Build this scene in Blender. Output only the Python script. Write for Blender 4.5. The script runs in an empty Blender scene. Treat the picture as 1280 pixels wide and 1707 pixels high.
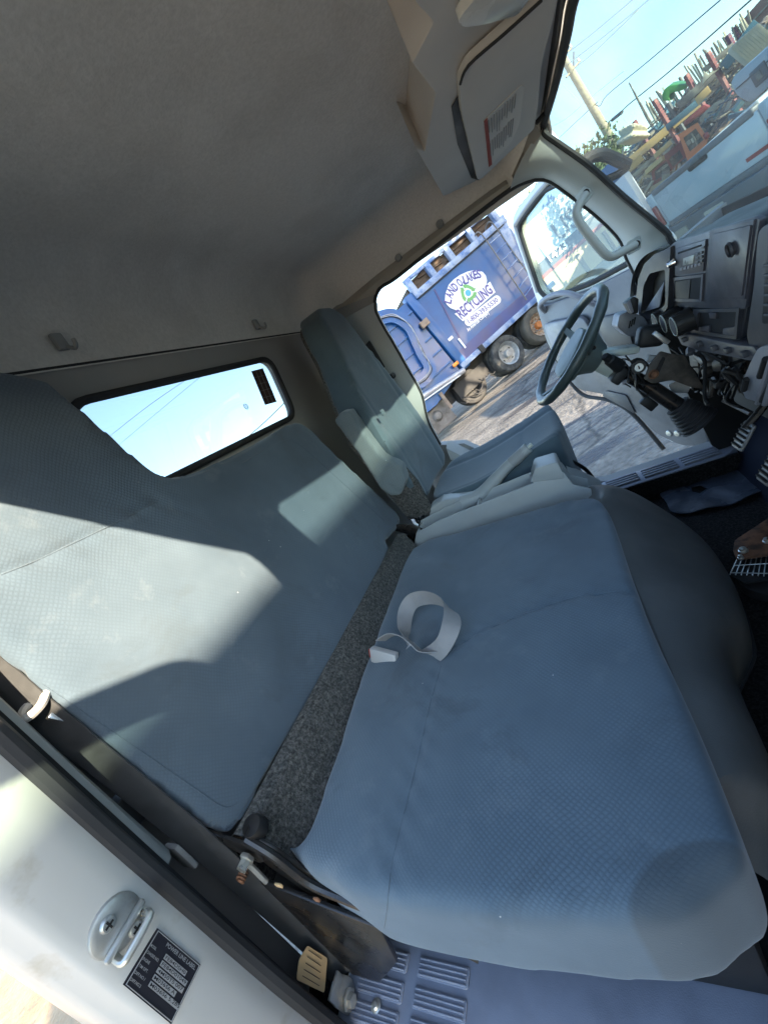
import bpy, bmesh, math, random
from mathutils import Vector, Matrix
random.seed(7)
sc = bpy.context.scene
PI = math.pi
# ------------------------------------------------------------------ camera geometry
# cab frame: X = vehicle forward, Y = towards the driver's door, Z = cab up; origin = camera.
# The cab stands nose down by 13 degrees on the yard, so world = M * cab + (0, 0, CAMH).
F_PX, CX, CY = 655.0, 640.0, 853.5
CAMH = 1.5
def _n(v): return Vector(v).normalized()
_Y = _n((874-CX, 500-CY, F_PX))
_X = -_n((-550-CX, 1330-CY, F_PX)); _X = (_X - _Y*(_X.dot(_Y))).normalized()
_Z = _X.cross(_Y)
if _Z[1] > 0: _Z = -_Z
RC = Matrix((_X, _Y, _Z))                        # image-camera axes -> cab axes
_up = _n((-.2237, -.0131, .9746))
_xw = (Vector((1,0,0)) - _up*_up[0]).normalized()
M3 = Matrix((_xw, _up.cross(_xw), _up))          # cab -> world
M4 = Matrix.Translation((0,0,CAMH)) @ M3.to_4x4()

cam_d = bpy.data.cameras.new('camera'); cam = bpy.data.objects.new('camera', cam_d)
sc.collection.objects.link(cam); sc.camera = cam
cam_d.sensor_fit = 'VERTICAL'; cam_d.sensor_height = 24.0; cam_d.lens = 24.0*F_PX/1707.0
cam_d.clip_start = .01; cam_d.clip_end = 3000
_r = M3 @ RC
_c = [_r @ Vector((1,0,0)), _r @ Vector((0,-1,0)), _r @ Vector((0,0,-1))]
cam.matrix_world = Matrix(((_c[0][0],_c[1][0],_c[2][0],0),(_c[0][1],_c[1][1],_c[2][1],0),(_c[0][2],_c[1][2],_c[2][2],CAMH),(0,0,0,1)))

# ------------------------------------------------------------------ light
SUN = M3 @ _n((.766, -.452, .455))                  # direction towards the sun
SUN_EL = math.asin(SUN[2]); SUN_AZ = math.atan2(SUN[1], SUN[0])
world = bpy.data.worlds.new('World'); sc.world = world; world.use_nodes = True
wn = world.node_tree.nodes; wl = world.node_tree.links
sky = wn.new('ShaderNodeTexSky'); sky.sky_type = 'NISHITA'; sky.sun_disc = False
sky.sun_elevation = SUN_EL; sky.sun_rotation = PI/2 - SUN_AZ
sky.air_density = 1.0; sky.dust_density = .6; sky.ozone_density = 1.5; sky.altitude = 0
bg = wn['Background']; bg.inputs[1].default_value = .15
wl.new(sky.outputs[0], bg.inputs[0])
sun_d = bpy.data.lights.new('sun', 'SUN'); sun_d.energy = 3.8; sun_d.angle = math.radians(.6); sun_d.color = (1, .83, .60)
sun_o = bpy.data.objects.new('sun', sun_d); sc.collection.objects.link(sun_o)
sun_o.rotation_euler = SUN.to_track_quat('Z', 'Y').to_euler(); sun_o.location = SUN*30
sc.view_settings.view_transform = 'Standard'; sc.view_settings.look = 'None'
sc.view_settings.gamma = 1; sc.view_settings.exposure = 2.8
sc.render.engine = 'CYCLES'
try:
    sc.cycles.max_bounces = 7; sc.cycles.diffuse_bounces = 4; sc.cycles.glossy_bounces = 3; sc.cycles.transparent_max_bounces = 12
    sc.cycles.sample_clamp_indirect = 4
except Exception: pass

# ------------------------------------------------------------------ pixel -> place helpers
def ray(x, y): return RC @ Vector(((x-CX)/F_PX, (y-CY)/F_PX, 1))
def P(x, y, X=None, Y=None, Z=None):
    r = ray(x, y)
    if X is not None: return r*(X/r[0])
    if Y is not None: return r*(Y/r[1])
    return r*(Z/r[2])
def PP(x, y, p0, nrm):
    r = ray(x, y); return r*(Vector(p0).dot(nrm)/r.dot(nrm))
def WP(x, y, d):                                  # outside point at horizontal distance d (world)
    r = M3 @ ray(x, y); k = d/math.hypot(r[0], r[1]); return r*k + Vector((0,0,CAMH))
def WG(x, y, z=0):
    r = M3 @ ray(x, y); return r*((z-CAMH)/r[2]) + Vector((0,0,CAMH))
def V(*a): return Vector(a)
YC = .93
def mir(p): return Vector((p[0], 2*YC-p[1], p[2]))

# ------------------------------------------------------------------ materials
MATS = {}
def mat(name, col, rough=.6, metal=0, var=.12, vscale=6, bump=0, bscale=200, rvar=.1, spec=.5, col2=None, cscale=3, clo=.45, chi=.6, coat=0, bdist=.002, sheen=0):
    m = bpy.data.materials.new(name); m.use_nodes = True
    nt = m.node_tree; N = nt.nodes; L = nt.links
    b = N['Principled BSDF']
    tc = N.new('ShaderNodeTexCoord')
    nz = N.new('ShaderNodeTexNoise'); nz.inputs['Scale'].default_value = vscale; nz.inputs['Detail'].default_value = 6
    L.new(tc.outputs['Object'], nz.inputs['Vector'])
    mr = N.new('ShaderNodeMapRange'); mr.inputs[1].default_value = .3; mr.inputs[2].default_value = .7
    mr.inputs[3].default_value = 1-var; mr.inputs[4].default_value = 1+var
    L.new(nz.outputs[0], mr.inputs[0])
    mx = N.new('ShaderNodeMix'); mx.data_type = 'RGBA'; mx.blend_type = 'MULTIPLY'; mx.inputs[0].default_value = 1
    mx.inputs[6].default_value = (*col, 1)
    if col2:
        n2 = N.new('ShaderNodeTexNoise'); n2.inputs['Scale'].default_value = cscale; n2.inputs['Detail'].default_value = 5; n2.inputs['Roughness'].default_value = .65
        L.new(tc.outputs['Object'], n2.inputs['Vector'])
        m2 = N.new('ShaderNodeMapRange'); m2.inputs[1].default_value = clo; m2.inputs[2].default_value = chi
        L.new(n2.outputs[0], m2.inputs[0])
        mc = N.new('ShaderNodeMix'); mc.data_type = 'RGBA'; mc.inputs[6].default_value = (*col, 1); mc.inputs[7].default_value = (*col2, 1)
        L.new(m2.outputs[0], mc.inputs[0]); L.new(mc.outputs[2], mx.inputs[6])
    L.new(mr.outputs[0], mx.inputs[7]); L.new(mx.outputs[2], b.inputs['Base Color'])
    b.inputs['Metallic'].default_value = metal; b.inputs['Specular IOR Level'].default_value = spec
    rr = N.new('ShaderNodeMapRange'); rr.inputs[1].default_value = .3; rr.inputs[2].default_value = .7
    rr.inputs[3].default_value = max(.02, rough-rvar); rr.inputs[4].default_value = min(1, rough+rvar)
    L.new(nz.outputs[0], rr.inputs[0]); L.new(rr.outputs[0], b.inputs['Roughness'])
    if coat: b.inputs['Coat Weight'].default_value = coat; b.inputs['Coat Roughness'].default_value = .08
    if sheen: b.inputs['Sheen Weight'].default_value = sheen; b.inputs['Sheen Roughness'].default_value = .5
    if bump:
        n3 = N.new('ShaderNodeTexNoise'); n3.inputs['Scale'].default_value = bscale; n3.inputs['Detail'].default_value = 3
        L.new(tc.outputs['Object'], n3.inputs['Vector'])
        bp = N.new('ShaderNodeBump'); bp.inputs['Strength'].default_value = bump; bp.inputs['Distance'].default_value = bdist
        L.new(n3.outputs[0], bp.inputs['Height']); L.new(bp.outputs[0], b.inputs['Normal'])
    MATS[name] = m; return m

def fabric(name, ax, col, dark, pitch=.0062, patch=None):
    # blue seat cloth with a small knitted diamond relief; ax = the two object axes it runs along
    m = mat(name, col, .92, var=.10, vscale=3.5, col2=dark, cscale=2.2, clo=.40, chi=.66, spec=.25, sheen=.25)
    nt = m.node_tree; N = nt.nodes; L = nt.links; b = N['Principled BSDF']
    tc = N.new('ShaderNodeTexCoord'); sp = N.new('ShaderNodeSeparateXYZ'); L.new(tc.outputs['Object'], sp.inputs[0])
    def math_(op, a, c):
        n = N.new('ShaderNodeMath'); n.operation = op
        for i, q in enumerate((a, c)):
            if q is None: continue
            if isinstance(q, (int, float)): n.inputs[i].default_value = q
            else: L.new(q, n.inputs[i])
        return n.outputs[0]
    z_ = ({0,1,2}-set(ax)).pop(); zz_ = math_('MULTIPLY', sp.outputs[z_], .7); u, v = math_('ADD', sp.outputs[ax[0]], zz_), math_('ADD', sp.outputs[ax[1]], zz_)
    k = PI/pitch
    wz = N.new('ShaderNodeTexNoise'); wz.inputs['Scale'].default_value = 9; wz.inputs['Detail'].default_value = 3; L.new(tc.outputs['Object'], wz.inputs['Vector'])
    wob = math_('MULTIPLY', math_('SUBTRACT', wz.outputs[0], .5), .035)
    u = math_('ADD', u, wob)
    a = math_('SINE', math_('MULTIPLY', math_('ADD', u, v), k*.85), None)
    c = math_('SINE', math_('MULTIPLY', math_('SUBTRACT', u, v), k*.85), None)
    w = math_('ABSOLUTE', math_('MULTIPLY', a, c), None)
    # worn areas where the relief has gone flat
    nz = N.new('ShaderNodeTexNoise'); nz.inputs['Scale'].default_value = 3.2; nz.inputs['Detail'].default_value = 3
    L.new(tc.outputs['Object'], nz.inputs['Vector'])
    mr = N.new('ShaderNodeMapRange'); mr.inputs[1].default_value = .38; mr.inputs[2].default_value = .64; mr.inputs[3].default_value = .08; mr.inputs[4].default_value = 1
    L.new(nz.outputs[0], mr.inputs[0])
    ge = N.new('ShaderNodeNewGeometry'); sn = N.new('ShaderNodeSeparateXYZ'); L.new(ge.outputs['Normal'], sn.inputs[0])
    fl = N.new('ShaderNodeMapRange'); fl.inputs[1].default_value = .25; fl.inputs[2].default_value = .9; fl.inputs[3].default_value = .08; L.new(math_('ABSOLUTE', sn.outputs[z_], None), fl.inputs[0])
    w = math_('MULTIPLY', w, fl.outputs[0])
    fz = N.new('ShaderNodeTexNoise'); fz.inputs['Scale'].default_value = 700; fz.inputs['Detail'].default_value = 2
    L.new(tc.outputs['Object'], fz.inputs['Vector'])
    hgt = math_('ADD', math_('MULTIPLY', w, mr.outputs[0]), math_('MULTIPLY', fz.outputs[0], .5))
    bp = N.new('ShaderNodeBump'); bp.inputs['Strength'].default_value = .38; bp.inputs['Distance'].default_value = .0011
    L.new(hgt, bp.inputs['Height']); L.new(bp.outputs[0], b.inputs['Normal'])
    # the raised threads are a touch paler
    src = b.inputs['Base Color'].links[0].from_socket
    mx = N.new('ShaderNodeMix'); mx.data_type = 'RGBA'; mx.blend_type = 'MULTIPLY'; mx.inputs[0].default_value = 1
    ml = N.new('ShaderNodeMapRange'); ml.inputs[3].default_value = .88; ml.inputs[4].default_value = 1.12
    L.new(math_('MULTIPLY', w, mr.outputs[0]), ml.inputs[0])
    L.new(src, mx.inputs[6]); L.new(ml.outputs[0], mx.inputs[7]); 
    # small pale dust marks
    dz = N.new('ShaderNodeTexNoise'); dz.inputs['Scale'].default_value = 10; dz.inputs['Detail'].default_value = 7; dz.inputs['Roughness'].default_value = .7
    L.new(tc.outputs['Object'], dz.inputs['Vector'])
    dr = N.new('ShaderNodeMapRange'); dr.inputs[1].default_value = .57; dr.inputs[2].default_value = .80; dr.inputs[4].default_value = .20
    L.new(dz.outputs[0], dr.inputs[0])
    md = N.new('ShaderNodeMix'); md.data_type = 'RGBA'; md.inputs[7].default_value = (.33, .35, .36, 1)
    L.new(dr.outputs[0], md.inputs[0]); L.new(mx.outputs[2], md.inputs[6]); L.new(md.outputs[2], b.inputs['Base Color'])
    lz = N.new('ShaderNodeTexVoronoi'); lz.inputs['Scale'].default_value = 26; L.new(tc.outputs['Object'], lz.inputs['Vector'])
    sc_ = N.new('ShaderNodeSeparateColor'); L.new(lz.outputs['Color'], sc_.inputs[0])
    l1 = N.new('ShaderNodeMapRange'); l1.inputs[1].default_value = .034; l1.inputs[2].default_value = .020; L.new(lz.outputs['Distance'], l1.inputs[0])
    l2 = N.new('ShaderNodeMath'); l2.operation = 'GREATER_THAN'; l2.inputs[1].default_value = .80; L.new(sc_.outputs[0], l2.inputs[0])
    s1 = N.new('ShaderNodeTexNoise'); s1.inputs['Scale'].default_value = 5.5; s1.inputs['Detail'].default_value = 8; s1.inputs['Roughness'].default_value = .72; s1.inputs['Distortion'].default_value = .6; L.new(tc.outputs['Object'], s1.inputs['Vector'])
    s2 = N.new('ShaderNodeMapRange'); s2.inputs[1].default_value = .55; s2.inputs[2].default_value = .72; s2.inputs[4].default_value = .55; L.new(s1.outputs[0], s2.inputs[0])
    ms = N.new('ShaderNodeMix'); ms.data_type = 'RGBA'; ms.inputs[7].default_value = (.055,.070,.082,1); L.new(s2.outputs[0], ms.inputs[0]); L.new(md.outputs[2], ms.inputs[6])
    mlt = N.new('ShaderNodeMix'); mlt.data_type = 'RGBA'; mlt.inputs[7].default_value = (.5,.5,.48,1); L.new(math_('MULTIPLY', l1.outputs[0], l2.outputs[0]), mlt.inputs[0]); L.new(ms.outputs[2], mlt.inputs[6])
    md = mlt; L.new(md.outputs[2], b.inputs['Base Color'])
    if patch:                                        # sewn corner piece of another cloth
        cx_, cy_, rx_, ry_, pc_ = patch
        e1 = math_('POWER', math_('MULTIPLY', math_('SUBTRACT', sp.outputs[0], cx_), 1/rx_), 2.0); e2 = math_('POWER', math_('MULTIPLY', math_('SUBTRACT', sp.outputs[1], cy_), 1/ry_), 2.0)
        er = N.new('ShaderNodeMapRange'); er.inputs[1].default_value = 1.06; er.inputs[2].default_value = .94; L.new(math_('ADD', e1, e2), er.inputs[0])
        mp_ = N.new('ShaderNodeMix'); mp_.data_type = 'RGBA'; mp_.inputs[7].default_value = (*pc_, 1); L.new(math_('MULTIPLY', er.outputs[0], .65), mp_.inputs[0]); L.new(md.outputs[2], mp_.inputs[6]); L.new(mp_.outputs[2], b.inputs['Base Color'])
    return m

def glass(name, tint, refl=1.0, haze=0):
    m = bpy.data.materials.new(name); m.use_nodes = True
    N = m.node_tree.nodes; L = m.node_tree.links; N.remove(N['Principled BSDF'])
    out = N['Material Output']
    tr = N.new('ShaderNodeBsdfTransparent'); tr.inputs[0].default_value = (*tint, 1)
    gl = N.new('ShaderNodeBsdfGlossy'); gl.inputs['Roughness'].default_value = .01
    lw = N.new('ShaderNodeLayerWeight'); lw.inputs[0].default_value = .5          # 1 - |cos|, same from both faces
    pw = N.new('ShaderNodeMath'); pw.operation = 'POWER'; L.new(lw.outputs['Facing'], pw.inputs[0]); pw.inputs[1].default_value = 5
    fr = N.new('ShaderNodeMapRange'); fr.inputs[3].default_value = .05*refl; fr.inputs[4].default_value = .25; L.new(pw.outputs[0], fr.inputs[0])
    mx = N.new('ShaderNodeMixShader'); L.new(fr.outputs[0], mx.inputs[0]); L.new(tr.outputs[0], mx.inputs[1]); L.new(gl.outputs[0], mx.inputs[2])
    last = mx.outputs[0]
    if haze:
        df = N.new('ShaderNodeBsdfTranslucent'); df.inputs[0].default_value = (.9, .9, .85, 1)
        d2 = N.new('ShaderNodeBsdfDiffuse'); d2.inputs[0].default_value = (.8, .8, .76, 1)
        ad = N.new('ShaderNodeMixShader'); ad.inputs[0].default_value = .5; L.new(df.outputs[0], ad.inputs[1]); L.new(d2.outputs[0], ad.inputs[2])
        tc = N.new('ShaderNodeTexCoord'); nz = N.new('ShaderNodeTexNoise'); nz.inputs['Scale'].default_value = 3.5; nz.inputs['Detail'].default_value = 6
        L.new(tc.outputs['Object'], nz.inputs['Vector'])
        mr = N.new('ShaderNodeMapRange'); mr.inputs[1].default_value = .3; mr.inputs[2].default_value = .75; mr.inputs[3].default_value = haze*.5; mr.inputs[4].default_value = haze*1.6
        L.new(nz.outputs[0], mr.inputs[0])
        m2 = N.new('ShaderNodeMixShader'); L.new(mr.outputs[0], m2.inputs[0]); L.new(last, m2.inputs[1]); L.new(ad.outputs[0], m2.inputs[2]); last = m2.outputs[0]
    L.new(last, out.inputs[0]); MATS[name] = m; return m

mat('headliner', (.64,.622,.595), .95, var=.07, vscale=150, bump=.5, bscale=260, spec=.15, col2=(.56,.545,.52), cscale=2.6)
mat('header_cloth', (.40,.37,.325), .95, var=.1, vscale=7, bump=.3, bscale=900, spec=.15)
mat('trim_grey', (.36,.38,.375), .55, var=.06, vscale=5, bump=.12, bscale=900, rvar=.08)
mat('trim_mid', (.27,.28,.28), .6, var=.07, vscale=5, bump=.15, bscale=900)
mat('rear_trim', (.30,.295,.285), .7, var=.08, bump=.12, bscale=700)
mat('visor_vinyl', (.55,.53,.50), .6, var=.07, vscale=8, bump=.2, bscale=600)
mat('console_grey', (.34,.36,.36), .45, var=.07, vscale=9, bump=.08, bscale=900)
mat('dash_dark', (.034,.036,.044), .5, var=.15, vscale=8, bump=.12, bscale=800, col2=(.055,.057,.066), cscale=6, clo=.45, chi=.75)
mat('dash_panel', (.055,.057,.072), .45, var=.12, vscale=14, bump=.1, bscale=500, col2=(.085,.088,.105), cscale=9)
mat('dash_lilac', (.20,.205,.235), .5, var=.1, vscale=9, bump=.08, bscale=700, col2=(.15,.155,.175), cscale=8)
mat('door_grey', (.135,.137,.15), .5, var=.12, vscale=9, bump=.08, bscale=700, col2=(.10,.102,.112), cscale=7)
mat('sill_plastic', (.25,.262,.315), .55, var=.08, vscale=9, bump=.12, bscale=600, col2=(.20,.208,.25), cscale=4)
mat('black_plastic', (.013,.0135,.0145), .5, var=.2, vscale=9, bump=.1, bscale=500, spec=.35)
mat('black_deep', (.008,.008,.009), .8, var=.2)
mat('rubber', (.025,.025,.027), .75, var=.2, vscale=12, bump=.1, bscale=300)
mat('wheel_rubber', (.035,.05,.05), .38, var=.1, vscale=9)
mat('wheel_pad', (.10,.13,.13), .5, var=.1, vscale=9)
mat('vinyl_skirt', (.115,.116,.113), .45, var=.18, vscale=5, bump=.25, bscale=520, rvar=.12, col2=(.15,.148,.142), cscale=3)
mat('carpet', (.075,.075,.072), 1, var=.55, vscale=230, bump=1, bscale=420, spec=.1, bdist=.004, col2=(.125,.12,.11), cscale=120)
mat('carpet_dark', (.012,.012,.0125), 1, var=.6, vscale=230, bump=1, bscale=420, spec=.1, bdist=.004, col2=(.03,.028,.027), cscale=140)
mat('floor_mat', (.05,.058,.075), .25, var=.25, vscale=7, bump=.3, bscale=40, bdist=.006)
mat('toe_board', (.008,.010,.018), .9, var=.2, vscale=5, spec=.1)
mat('white_paint', (.50,.49,.465), .32, var=.04, vscale=4, coat=.4, col2=(.36,.32,.25), cscale=16, clo=.56, chi=.80)
mat('metal_grey', (.42,.43,.42), .42, .7, var=.15, vscale=25, col2=(.30,.27,.22), cscale=20, clo=.5, chi=.75)
mat('bolt_zinc', (.62,.60,.54), .35, .8, var=.15, vscale=60)
mat('black_metal', (.022,.021,.021), .28, .3, var=.3, vscale=15, col2=(.05,.035,.025), cscale=14, clo=.52, chi=.7)
mat('rust', (.20,.09,.045), .85, var=.3, vscale=40, col2=(.07,.035,.02), cscale=25)
mat('chrome', (.75,.75,.75), .18, 1, var=.05)
mat('belt_grey', (.27,.262,.258), .8, var=.10, vscale=30, bump=.3, bscale=600)
mat('belt_dark', (.05,.052,.055), .75, var=.2, vscale=50, bump=.2, bscale=800)
mat('buckle_grey', (.42,.41,.40), .4, var=.05)
mat('tag_tan', (.55,.38,.20), .8, var=.1, vscale=20)
mat('plate_black', (.012,.012,.018), .4, var=.1)
mat('plate_silver', (.42,.42,.42), .45, .5, var=.1)
mat('label_white', (.62,.60,.56), .7, var=.05)
mat('label_grey', (.30,.29,.28), .7, var=.05)
mat('label_red', (.30,.035,.02), .7, var=.1)
mat('dome_lens', (.60,.60,.57), .25, var=.08, vscale=20)
mat('sticker_brown', (.06,.035,.03), .7, var=.2)
mat('pedal_pad', (.20,.195,.19), .5, .2, var=.15, vscale=40)
mat('grease_metal', (.045,.040,.035), .55, .4, var=.4, vscale=30, col2=(.085,.07,.058), cscale=18)
mat('milky_plastic', (.42,.46,.42), .35, var=.12, vscale=14)
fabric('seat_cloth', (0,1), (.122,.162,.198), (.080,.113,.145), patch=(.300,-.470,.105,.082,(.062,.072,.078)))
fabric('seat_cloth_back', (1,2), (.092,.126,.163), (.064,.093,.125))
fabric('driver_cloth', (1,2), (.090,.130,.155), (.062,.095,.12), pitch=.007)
fabric('armrest_cloth', (0,2), (.15,.185,.20), (.11,.14,.16), pitch=.006)
mat('corner_cloth', (.13,.155,.175), .95, var=.12, vscale=6, bump=.4, bscale=700, spec=.2)
glass('windshield_glass', (.26,.35,.385), haze=.06)
glass('rear_glass', (.58,.60,.595), haze=.03)
glass('door_glass', (.66,.76,.75), haze=.03)
glass('lens_glass', (.9,.9,.9))

# ------------------------------------------------------------------ mesh builder
COL = sc.collection
BASE = {}      # object -> (base point, is_cab)
class MB:
    def __init__(s): s.bm = bmesh.new()
    def _merge(s, t, mx=None):
        if mx is not None: bmesh.ops.transform(t, matrix=mx, verts=t.verts)
        me = bpy.data.meshes.new('tmp'); t.to_mesh(me); t.free(); s.bm.from_mesh(me); bpy.data.meshes.remove(me); return s
    def mesh(s, me): s.bm.from_mesh(me); return s
    def box(s, c, size, R=None, bev=0, seg=2):
        t = bmesh.new(); bmesh.ops.create_cube(t, size=1)
        bmesh.ops.scale(t, vec=size, verts=t.verts)
        if bev: bmesh.ops.bevel(t, geom=t.edges[:], offset=min(bev, min(size)*.49), segments=seg, profile=.5, affect='EDGES')
        mx = Matrix.Translation(c) @ (R.to_4x4() if R is not None else Matrix())
        return s._merge(t, mx)
    def prism(s, poly, dv, bev=0, seg=2, taper=1):
        t = bmesh.new(); dv = Vector(dv); c = sum((Vector(p) for p in poly), Vector())/len(poly)
        a = [t.verts.new(Vector(p)) for p in poly]; b = [t.verts.new(c + (Vector(p)-c)*taper + dv) for p in poly]
        k = len(poly); t.faces.new(a); t.faces.new(b[::-1])
        for i in range(k): t.faces.new((a[i], b[i], b[(i+1)%k], a[(i+1)%k]))
        bmesh.ops.recalc_face_normals(t, faces=t.faces)
        if bev: bmesh.ops.bevel(t, geom=t.edges[:], offset=bev, segments=seg, profile=.5, affect='EDGES', clamp_overlap=True)
        return s._merge(t)
    def holes(s, outer, inners, dv=None):
        t = bmesh.new(); es = []
        for loop in [outer]+list(inners):
            vs = [t.verts.new(Vector(p)) for p in loop]
            es += [t.edges.new((vs[i], vs[(i+1)%len(vs)])) for i in range(len(vs))]
        r = bmesh.ops.triangle_fill(t, use_beauty=True, use_dissolve=False, edges=es)
        fs = [f for f in r['geom'] if isinstance(f, bmesh.types.BMFace)]
        if dv is not None:
            e = bmesh.ops.extrude_face_region(t, geom=fs)
            bmesh.ops.translate(t, vec=Vector(dv), verts=[g for g in e['geom'] if isinstance(g, bmesh.types.BMVert)])
            bmesh.ops.recalc_face_normals(t, faces=t.faces)
        return s._merge(t)
    def loft(s, rows, closed=False, cap=False):
        t = bmesh.new(); g = [[t.verts.new(Vector(p)) for p in r] for r in rows]
        k = len(rows[0])
        for i in range(len(rows)-1):
            for j in range(k if closed else k-1):
                q = (g[i][j], g[i][(j+1)%k], g[i+1][(j+1)%k], g[i+1][j])
                try: t.faces.new(q)
                except ValueError: pass
        if cap:
            for r in (g[0], g[-1]):
                try: t.faces.new(r)
                except ValueError: pass
        bmesh.ops.recalc_face_normals(t, faces=t.faces)
        return s._merge(t)
    def tube(s, pts, r, n=8, closed=False, cap=True):
        pts = [Vector(p) for p in pts]; k = len(pts)
        rs = r if isinstance(r, (list, tuple)) else [r]*k
        rows = []; nrm = None
        for i, p in enumerate(pts):
            a = pts[(i-1)%k] if (closed or i > 0) else p; b = pts[(i+1)%k] if (closed or i < k-1) else p
            d = (b-a).normalized()
            if nrm is None:
                nrm = d.orthogonal().normalized()
            else:
                nrm = (nrm - d*nrm.dot(d))
                nrm = nrm.normalized() if nrm.length > 1e-6 else d.orthogonal().normalized()
            bn = d.cross(nrm)
            rows.append([p + (nrm*math.cos(2*PI*j/n) + bn*math.sin(2*PI*j/n))*rs[i] for j in range(n)])
        if closed: rows.append(rows[0])
        return s.loft(rows, True, cap and not closed)
    def ribbon(s, pts, width_dirs, w, th=.0016):
        rows = []; k = len(pts)
        for i, p in enumerate(pts):
            d = (Vector(pts[min(i+1, k-1)])-Vector(pts[max(i-1, 0)])).normalized(); wd = Vector(width_dirs[i]); wd = (wd-d*wd.dot(d)).normalized()
            nn = d.cross(wd)
            rows.append([Vector(p)+wd*w/2+nn*th/2, Vector(p)-wd*w/2+nn*th/2, Vector(p)-wd*w/2-nn*th/2, Vector(p)+wd*w/2-nn*th/2])
        return s.loft(rows, True, True)
    def lathe(s, prof, o, ax, n=24, up=None):
        ax = Vector(ax).normalized(); u = Vector(up) if up else ax.orthogonal(); u = (u-ax*u.dot(ax)).normalized(); v = ax.cross(u)
        rows = [[Vector(o)+ax*z+(u*math.cos(2*PI*j/n)+v*math.sin(2*PI*j/n))*max(r, 1e-5) for j in range(n)] for r, z in prof]
        return s.loft(rows, True, False)
    def text(s, string, mx, width=None, height=None, size=1, ext=.001, off=0, align='LEFT'):
        c = bpy.data.curves.new('t', 'FONT'); c.body = string; c.size = size; c.extrude = 0; c.offset = off; c.align_x = align; c.resolution_u = 3
        o = bpy.data.objects.new('t', c); COL.objects.link(o); bpy.context.view_layer.update()
        me = bpy.data.meshes.new_from_object(o.evaluated_get(bpy.context.evaluated_depsgraph_get()))
        bpy.data.objects.remove(o); bpy.data.curves.remove(c)
        t = bmesh.new(); t.from_mesh(me); bpy.data.meshes.remove(me)
        if not t.verts: t.free(); return s
        x0 = min(v.co.x for v in t.verts); x1 = max(v.co.x for v in t.verts); y0 = min(v.co.y for v in t.verts); y1 = max(v.co.y for v in t.verts)
        sx = width/(x1-x0) if width else 1; sy = height/(y1-y0) if height else sx
        if width is None and height: sx = sy
        ox = x0 if align == 'LEFT' else 0
        for v in t.verts: v.co = ((v.co.x-ox)*sx, (v.co.y-y0)*sy if height else v.co.y*sy, 0)
        return s._merge(t, mx)
    def build(s, name, material, parent=None, label=None, smooth=35, base=None, cab=True):
        if parent is not None: base, cab = BASE[parent]
        base = Vector(base if base is not None else (0,0,0))
        bmesh.ops.translate(s.bm, vec=-base, verts=s.bm.verts)
        me = bpy.data.meshes.new(name); s.bm.to_mesh(me); s.bm.free()
        if smooth and len(me.polygons):
            me.polygons.foreach_set('use_smooth', [True]*len(me.polygons)); me.set_sharp_from_angle(angle=math.radians(smooth))
        me.materials.append(MATS[material])
        o = bpy.data.objects.new(name, me); COL.objects.link(o); BASE[o] = (base, cab)
        if parent is not None: o.parent = parent
        else: place(o, base, cab)
        if label: o['label'] = label
        return o
def place(o, base, cab):
    o.matrix_world = (M4 @ Matrix.Translation(base)) if cab else Matrix.Translation(base)
def thing(name, label, cat, base=(0,0,0), cab=True, group=None):
    o = bpy.data.objects.new(name, None); o.empty_display_size = .05; COL.objects.link(o); BASE[o] = (Vector(base), cab); place(o, Vector(base), cab)
    o['label'] = label; o['category'] = cat
    if group: o['group'] = group
    return o
def tag(o, label=None, cat=None, group=None, kind=None):
    for k, v in (('label', label), ('category', cat), ('group', group), ('kind', kind)):
        if v: o[k] = v
    return o
def share(o, parent, matrix, name=None):
    c = o.copy(); COL.objects.link(c); c.parent = parent; BASE[c] = BASE[parent]; c.matrix_local = matrix; return c
def smooth_path(pts, k=6, closed=False):
    pts = [Vector(p) for p in pts]; n = len(pts); out = []
    for i in range(n if closed else n-1):
        p0 = pts[(i-1)%n] if (closed or i > 0) else pts[i]; p1 = pts[i]; p2 = pts[(i+1)%n]; p3 = pts[(i+2)%n] if (closed or i+2 < n) else p2
        for j in range(k):
            t = j/k
            out.append(.5*((2*p1)+(p2-p0)*t+(2*p0-5*p1+4*p2-p3)*t*t+(3*p1-p0-3*p2+p3)*t**3))
    if not closed: out.append(pts[-1])
    return out
def resample(pts, n):
    pts = [Vector(p) for p in pts]; L = [0]
    for i in range(1, len(pts)): L.append(L[-1]+(pts[i]-pts[i-1]).length)
    out = []
    for i in range(n):
        t = L[-1]*i/(n-1); j = 0
        while j < len(L)-2 and L[j+1] < t: j += 1
        k = (t-L[j])/max(1e-9, L[j+1]-L[j]); out.append(pts[j].lerp(pts[j+1], k))
    return out
def rrect(w, h, r, n=5):
    out = []
    for cx, cy, a0 in ((w/2-r, h/2-r, 0), (-w/2+r, h/2-r, 90), (-w/2+r, -h/2+r, 180), (w/2-r, -h/2+r, 270)):
        for i in range(n+1):
            a = math.radians(a0+90*i/n); out.append((cx+r*math.cos(a), cy+r*math.sin(a)))
    return out
def round_poly(pts, r, n=4):
    pts = [Vector(p) for p in pts]; out = []; k = len(pts)
    for i, p in enumerate(pts):
        a = pts[i-1]-p; b = pts[(i+1)%k]-p; ra = min(r, a.length*.45, b.length*.45)
        p0 = p+a.normalized()*ra; p1 = p+b.normalized()*ra
        for j in range(n+1):
            t = j/n; out.append(p0*(1-t)**2+p*2*t*(1-t)+p1*t*t)
    return out
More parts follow.
